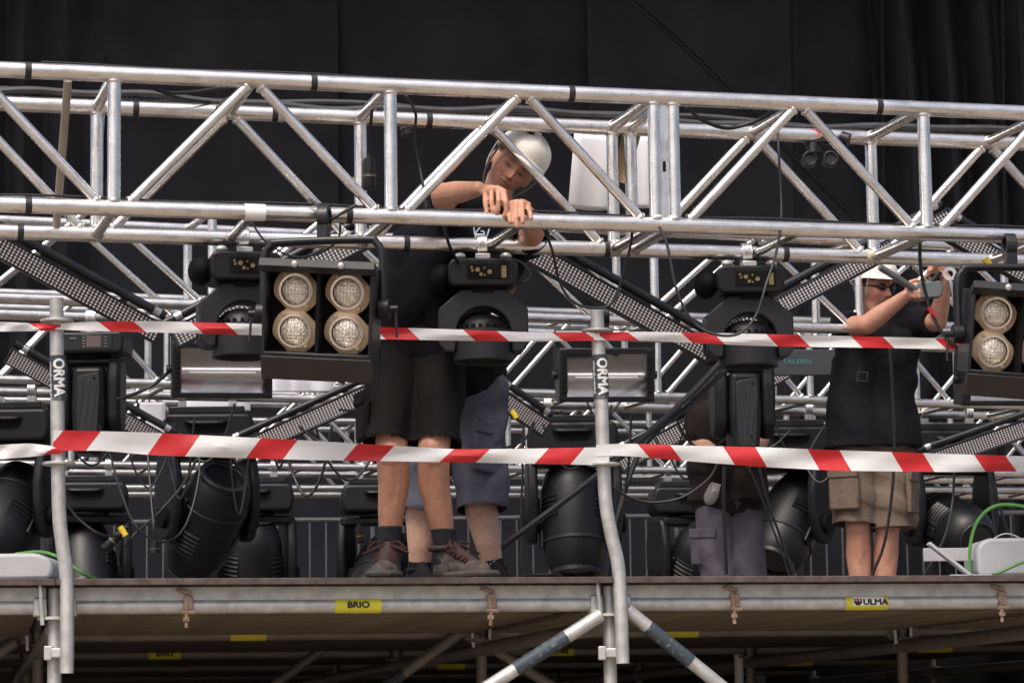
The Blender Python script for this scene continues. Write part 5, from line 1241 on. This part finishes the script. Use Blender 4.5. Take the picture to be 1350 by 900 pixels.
plug('black two-pin plug hanging beside the leg of the worker in black shorts', 473, 690, 716, 11.6, .014, 3)
plug('thick black coupler with yellow tape lying on crossing cables', 168, 694, 724, 12.6, .022, -30)
lp = thing('twin_socket_box', 'black twin socket box with red tape under the rear top chord', 'socket box', at(1078, 182, 11.05))
b = MB(); b.box((0, 0, 0), (.10, .06, .05)); b.tube((-.02, 0, -.01), (-.02, -.01, -.07), .028, 16); b.build('junction_body', BLK, lp, .006)
MB().box((-.02, -.033, .012), (.05, .004, .03)).build('red_tape', REDP, lp)
for dx in (-.035, .045): MB().hollow((dx, -.03, -.085), (dx, .03, -.085), .030, .020, 20).build('socket_cap', BLKM, lp, .003); 
for dx in (-.035, .045): MB().tube((dx, -.02, -.085), (dx, .02, -.085), .0205, 18).build('socket_face', CHAR, lp)
MB().tube((.09, 0, -.0), (.12, -.01, -.012), .026, 16).build('cap_flap', BLK, lp)
dsc = MB(); dsc.tube((0, -.004, 0), (0, .004, 0), .028, 20); tag(dsc.build('brass_tag', mat('yellow_disc', (.45, .33, .08), .5, .3), loc=at(468, 243, 10.75)), 'round yellow tag hanging beside the black connector', 'tag')
# ------------------------------------------------------------------ loose cables
CB = [('black cable hanging in a long loop across the higher tape', [(870, 300, 10.3), (880, 325, 10.25), (893, 385, 10.2), (915, 425, 10.19), (945, 441, 10.18), (975, 439, 10.18), (997, 415, 10.2), (1010, 375, 10.22), (1024, 330, 10.3), (1030, 280, 10.5), (1026, 190, 10.6), (1025, 158, 10.65)], .0052),
      ('black cable looping below the front truss beside the second guard post', [(716, 300, 10.35), (728, 330, 10.4), (738, 372, 10.45), (756, 398, 10.45), (785, 406, 10.45), (808, 398, 10.45), (822, 360, 10.45), (832, 320, 10.4), (833, 296, 10.3)], .005),
      ('black cable with a red band running down past the worker with the cutter', [(1214, 300, 10.75), (1213, 345, 10.75), (1220, 385, 10.75), (1234, 425, 10.72), (1255, 452, 10.7), (1285, 470, 10.7)], .007),
      ('thin black cable hanging down in front of the khaki shorts', [(1173, 455, 12.0), (1177, 520, 12.0), (1179, 590, 12.0), (1176, 650, 12.0), (1166, 715, 12.0), (1152, 752, 12.0), (1146, 764, 12.0)], .0065),
      ('thick black hose slanting down from the slim moving head to the deck', [(950, 478, 13.0), (905, 525, 12.8), (850, 575, 12.5), (780, 632, 12.2), (700, 692, 12.0), (650, 728, 11.9), (615, 745, 11.8)], .0145),
      ('second thick black hose slanting along the first near the second guard post', [(960, 484, 13.05), (910, 532, 12.85), (862, 572, 12.6), (835, 615, 12.5), (812, 690, 12.4), (800, 760, 12.4)], .012),
      ('black cable drooping from the strobe to the slim moving head', [(226, 487, 13.2), (205, 505, 13.1), (180, 518, 13.1), (155, 526, 13.2)], .008),
      ('thin cable crossing down from the lower tape to the yellow-taped coupler', [(130, 560, 12.8), (145, 600, 12.8), (160, 650, 12.7), (177, 690, 12.6), (200, 712, 12.6)], .005),
      ('thin straight cable hanging beside the big tilted moving head', [(194, 590, 12.8), (198, 640, 12.7), (202, 690, 12.6), (204, 714, 12.6)], .005),
      ('thin cable sweeping in a loop across the big tilted moving head', [(262, 590, 13.0), (262, 630, 12.9), (250, 680, 12.8), (232, 708, 12.7), (206, 716, 12.6)], .005),
      ('cable rising across the tilted moving head from the coupler', [(165, 720, 12.6), (180, 702, 12.6), (210, 675, 12.7), (240, 640, 12.8), (262, 600, 13.0)], .006),
      ('dark cable swinging between the first guard post and the coupler', [(88, 665, 12.5), (105, 685, 12.5), (130, 703, 12.5), (152, 706, 12.55), (168, 700, 12.6)], .006),
      ('grey cable dropping beside the round fan grille', [(1258, 620, 13.2), (1256, 660, 13.2), (1248, 700, 13.1), (1232, 735, 13.0), (1216, 762, 13.0)], .006),
      ('black cable beside the looped green cable, hanging to the deck', [(1304, 600, 12.6), (1306, 650, 12.6), (1312, 700, 12.6), (1320, 757, 12.6)], .006),
      ('second black cable beside the looped green cable, crossing to the housing', [(1292, 600, 12.4), (1310, 640, 12.4), (1325, 690, 12.4), (1340, 730, 12.4)], .006),
      ('thin black cable passing in front of the kneeling worker', [(955, 615, 12.4), (954, 660, 12.4), (956, 710, 12.4), (958, 757, 12.4)], .008),
      ('pair cable slanting in front of the slanting big moving head', [(1000, 612, 12.3), (1012, 660, 12.3), (1030, 710, 12.3), (1048, 762, 12.3)], .0055),
      ('thin cable slanting close to its pair before the big moving head', [(985, 612, 12.3), (1002, 650, 12.3), (1022, 705, 12.3), (1042, 762, 12.3)], .0045),
      ('black cable sagging between the second post and the kneeling worker', [(805, 640, 12.3), (830, 655, 12.3), (860, 662, 12.3), (900, 655, 12.3), (935, 630, 12.3), (948, 605, 12.3)], .0055),
      ('thin cable hanging straight beside the downward pointing moving head', [(690, 560, 12.6), (689, 620, 12.6), (687, 690, 12.6), (690, 757, 12.6)], .0055),
      ('thin cable falling past the second guard post to the deck', [(832, 545, 12.4), (829, 610, 12.4), (820, 680, 12.4), (808, 757, 12.4)], .0055),
      ('black cable looping out of the small moving head beside the blinder', [(330, 290, 10.25), (350, 318, 10.2), (385, 338, 10.2), (420, 334, 10.15), (445, 316, 10.12), (449, 290, 10.1)], .004),
      ('thin black cable from the front chord down to the small moving head sockets', [(583, 290, 10.4), (592, 322, 10.45), (603, 345, 10.6), (618, 370, 10.72)], .006),
      ('pale ended cable curling out of the sockets by yellow tape', [(648, 374, 10.72), (675, 373, 10.68), (693, 371, 10.66), (699, 362, 10.66), (690, 348, 10.68), (672, 340, 10.75)], .005),
      ('thin cable falling from the blinder pivot beside black shorts', [(497, 445, 9.98), (503, 470, 10.0), (500, 500, 10.0), (490, 525, 10.05), (470, 540, 10.1), (448, 540, 10.2)], .004),
      ('cable hanging from the top chord to the round black connector', [(492, 118, 10.3), (490, 150, 10.4), (487, 180, 10.5), (487, 206, 10.55)], .006),
      ('cable hooked over the top chord falling behind the upright', [(535, 125, 10.3), (548, 150, 10.5), (546, 185, 10.6), (556, 235, 10.6), (562, 275, 10.4)], .0055),
      ('black cable sagging between front and rear top chords over the first bay', [(185, 108, 10.1), (215, 121, 10.2), (250, 122, 10.25), (290, 116, 10.3), (310, 113, 10.35)], .007),
      ('second black cable sagging below the top chord over the first bay', [(190, 108, 10.1), (225, 126, 10.25), (260, 133, 10.4), (300, 136, 10.5)], .006),
      ('black cable drooping below the top chord beside the twin socket box', [(905, 140, 10.5), (925, 158, 10.6), (960, 169, 10.7), (1000, 158, 10.7), (1020, 145, 10.6)], .0075),
      ('cable tangle lying along the deck edge behind the boots', [(430, 757, 11.2), (470, 760, 11.1), (520, 757, 11.2), (580, 752, 11.3), (640, 756, 11.2), (700, 749, 11.3), (760, 757, 11.2), (830, 752, 11.3)], .008),
      ('black cable lying along the deck in front of the kneeling worker', [(850, 757, 11.6), (900, 751, 11.6), (960, 757, 11.6), (1020, 752, 11.6), (1090, 758, 11.6), (1180, 754, 11.6), (1260, 759, 11.6)], .009),
      ('black rope slanting up across the flat drape', [(760, -60, 22.0), (900, 60, 22.0), (1010, 170, 22.0), (1130, 290, 22.0), (1160, 320, 22.0)], .022),
      ('cable drooping out of the big moving head on the low truss', [(640, 560, 15.0), (655, 590, 15.0), (690, 580, 15.2), (705, 555, 15.5)], .007),
      ('black cable wound from the blinder clamp along the chord', [(408, 262, 9.98), (425, 276, 9.96), (432, 290, 9.96), (420, 300, 9.98), (445, 284, 9.98), (470, 270, 10.0)], .006)]
for i, (lab, pix, r_) in enumerate(CB):
    if 'lying along the deck' in lab:
        pts = [at(x, y, Y) for x, y, Y in pix]; pts = [Vector((p.x, p.y, DZ+r_+.012*max(0, (757-y)/5))) for p, (x, y, Y) in zip(pts, pix)]; wcable(lab, pts, r_)
    else: cable(lab, pix, r_)
for k, (px, py, Y, m, lab) in enumerate(((1229, 412, 10.73, REDP, 'red tape wrapped on the cable past the worker with the cutter'), (162, 700, 12.58, YELT, 'yellow tape wrapped round the coupler on crossing cables'), (678, 546, 15.0, YELT, 'yellow connector cap beside the slate cargo shorts'), (1303, 348, 10.75, YELT, 'yellow sleeve on a cable above the blinder'))):
    o = MB().tube((-.012, 0, .02), (.012, 0, -.02), .014 if k else .009, 10).build('tape_wrap', m, loc=at(px, py, Y)); tag(o, lab, 'tape')
# small coils and plugs resting on the deck edge
co = MB()
for k in range(4): co.path([(.06*math.cos(a)*(1+.05*k), .06*math.sin(a)*(1+.04*k), .008+.012*k) for a in np.linspace(0, 2*math.pi, 22)], .007, 6)
tag(co.build('cable_coil', RUB, loc=Vector((at(716, 757, 11.2).x, 11.2, DZ))), 'small coil of black cable on the deck beside the second guard post', 'cable')

# slack cables among the rear trusses
rs = random.Random(3)
for k in range(22):
    x0 = rs.uniform(0, 1300); Yc = rs.uniform(14.0, 17.0); y0 = 560-(Yc-14)*6+rs.uniform(-40, 20); dx = rs.uniform(25, 120)*rs.choice((-1, 1)); sag = rs.uniform(25, 110)
    pts = [(x0, y0, Yc), (x0+dx*.2, y0+sag*.7, Yc), (x0+dx*.5, y0+sag, Yc), (x0+dx*.8, y0+sag*.6, Yc+.1), (x0+dx, y0+rs.uniform(-10, 30), Yc+.1)]
    cable('thin black cable drooping in slack loops between the rear trusses', pts, rs.uniform(.005, .009), group='slack cables between the rear trusses', n=6, k=5)
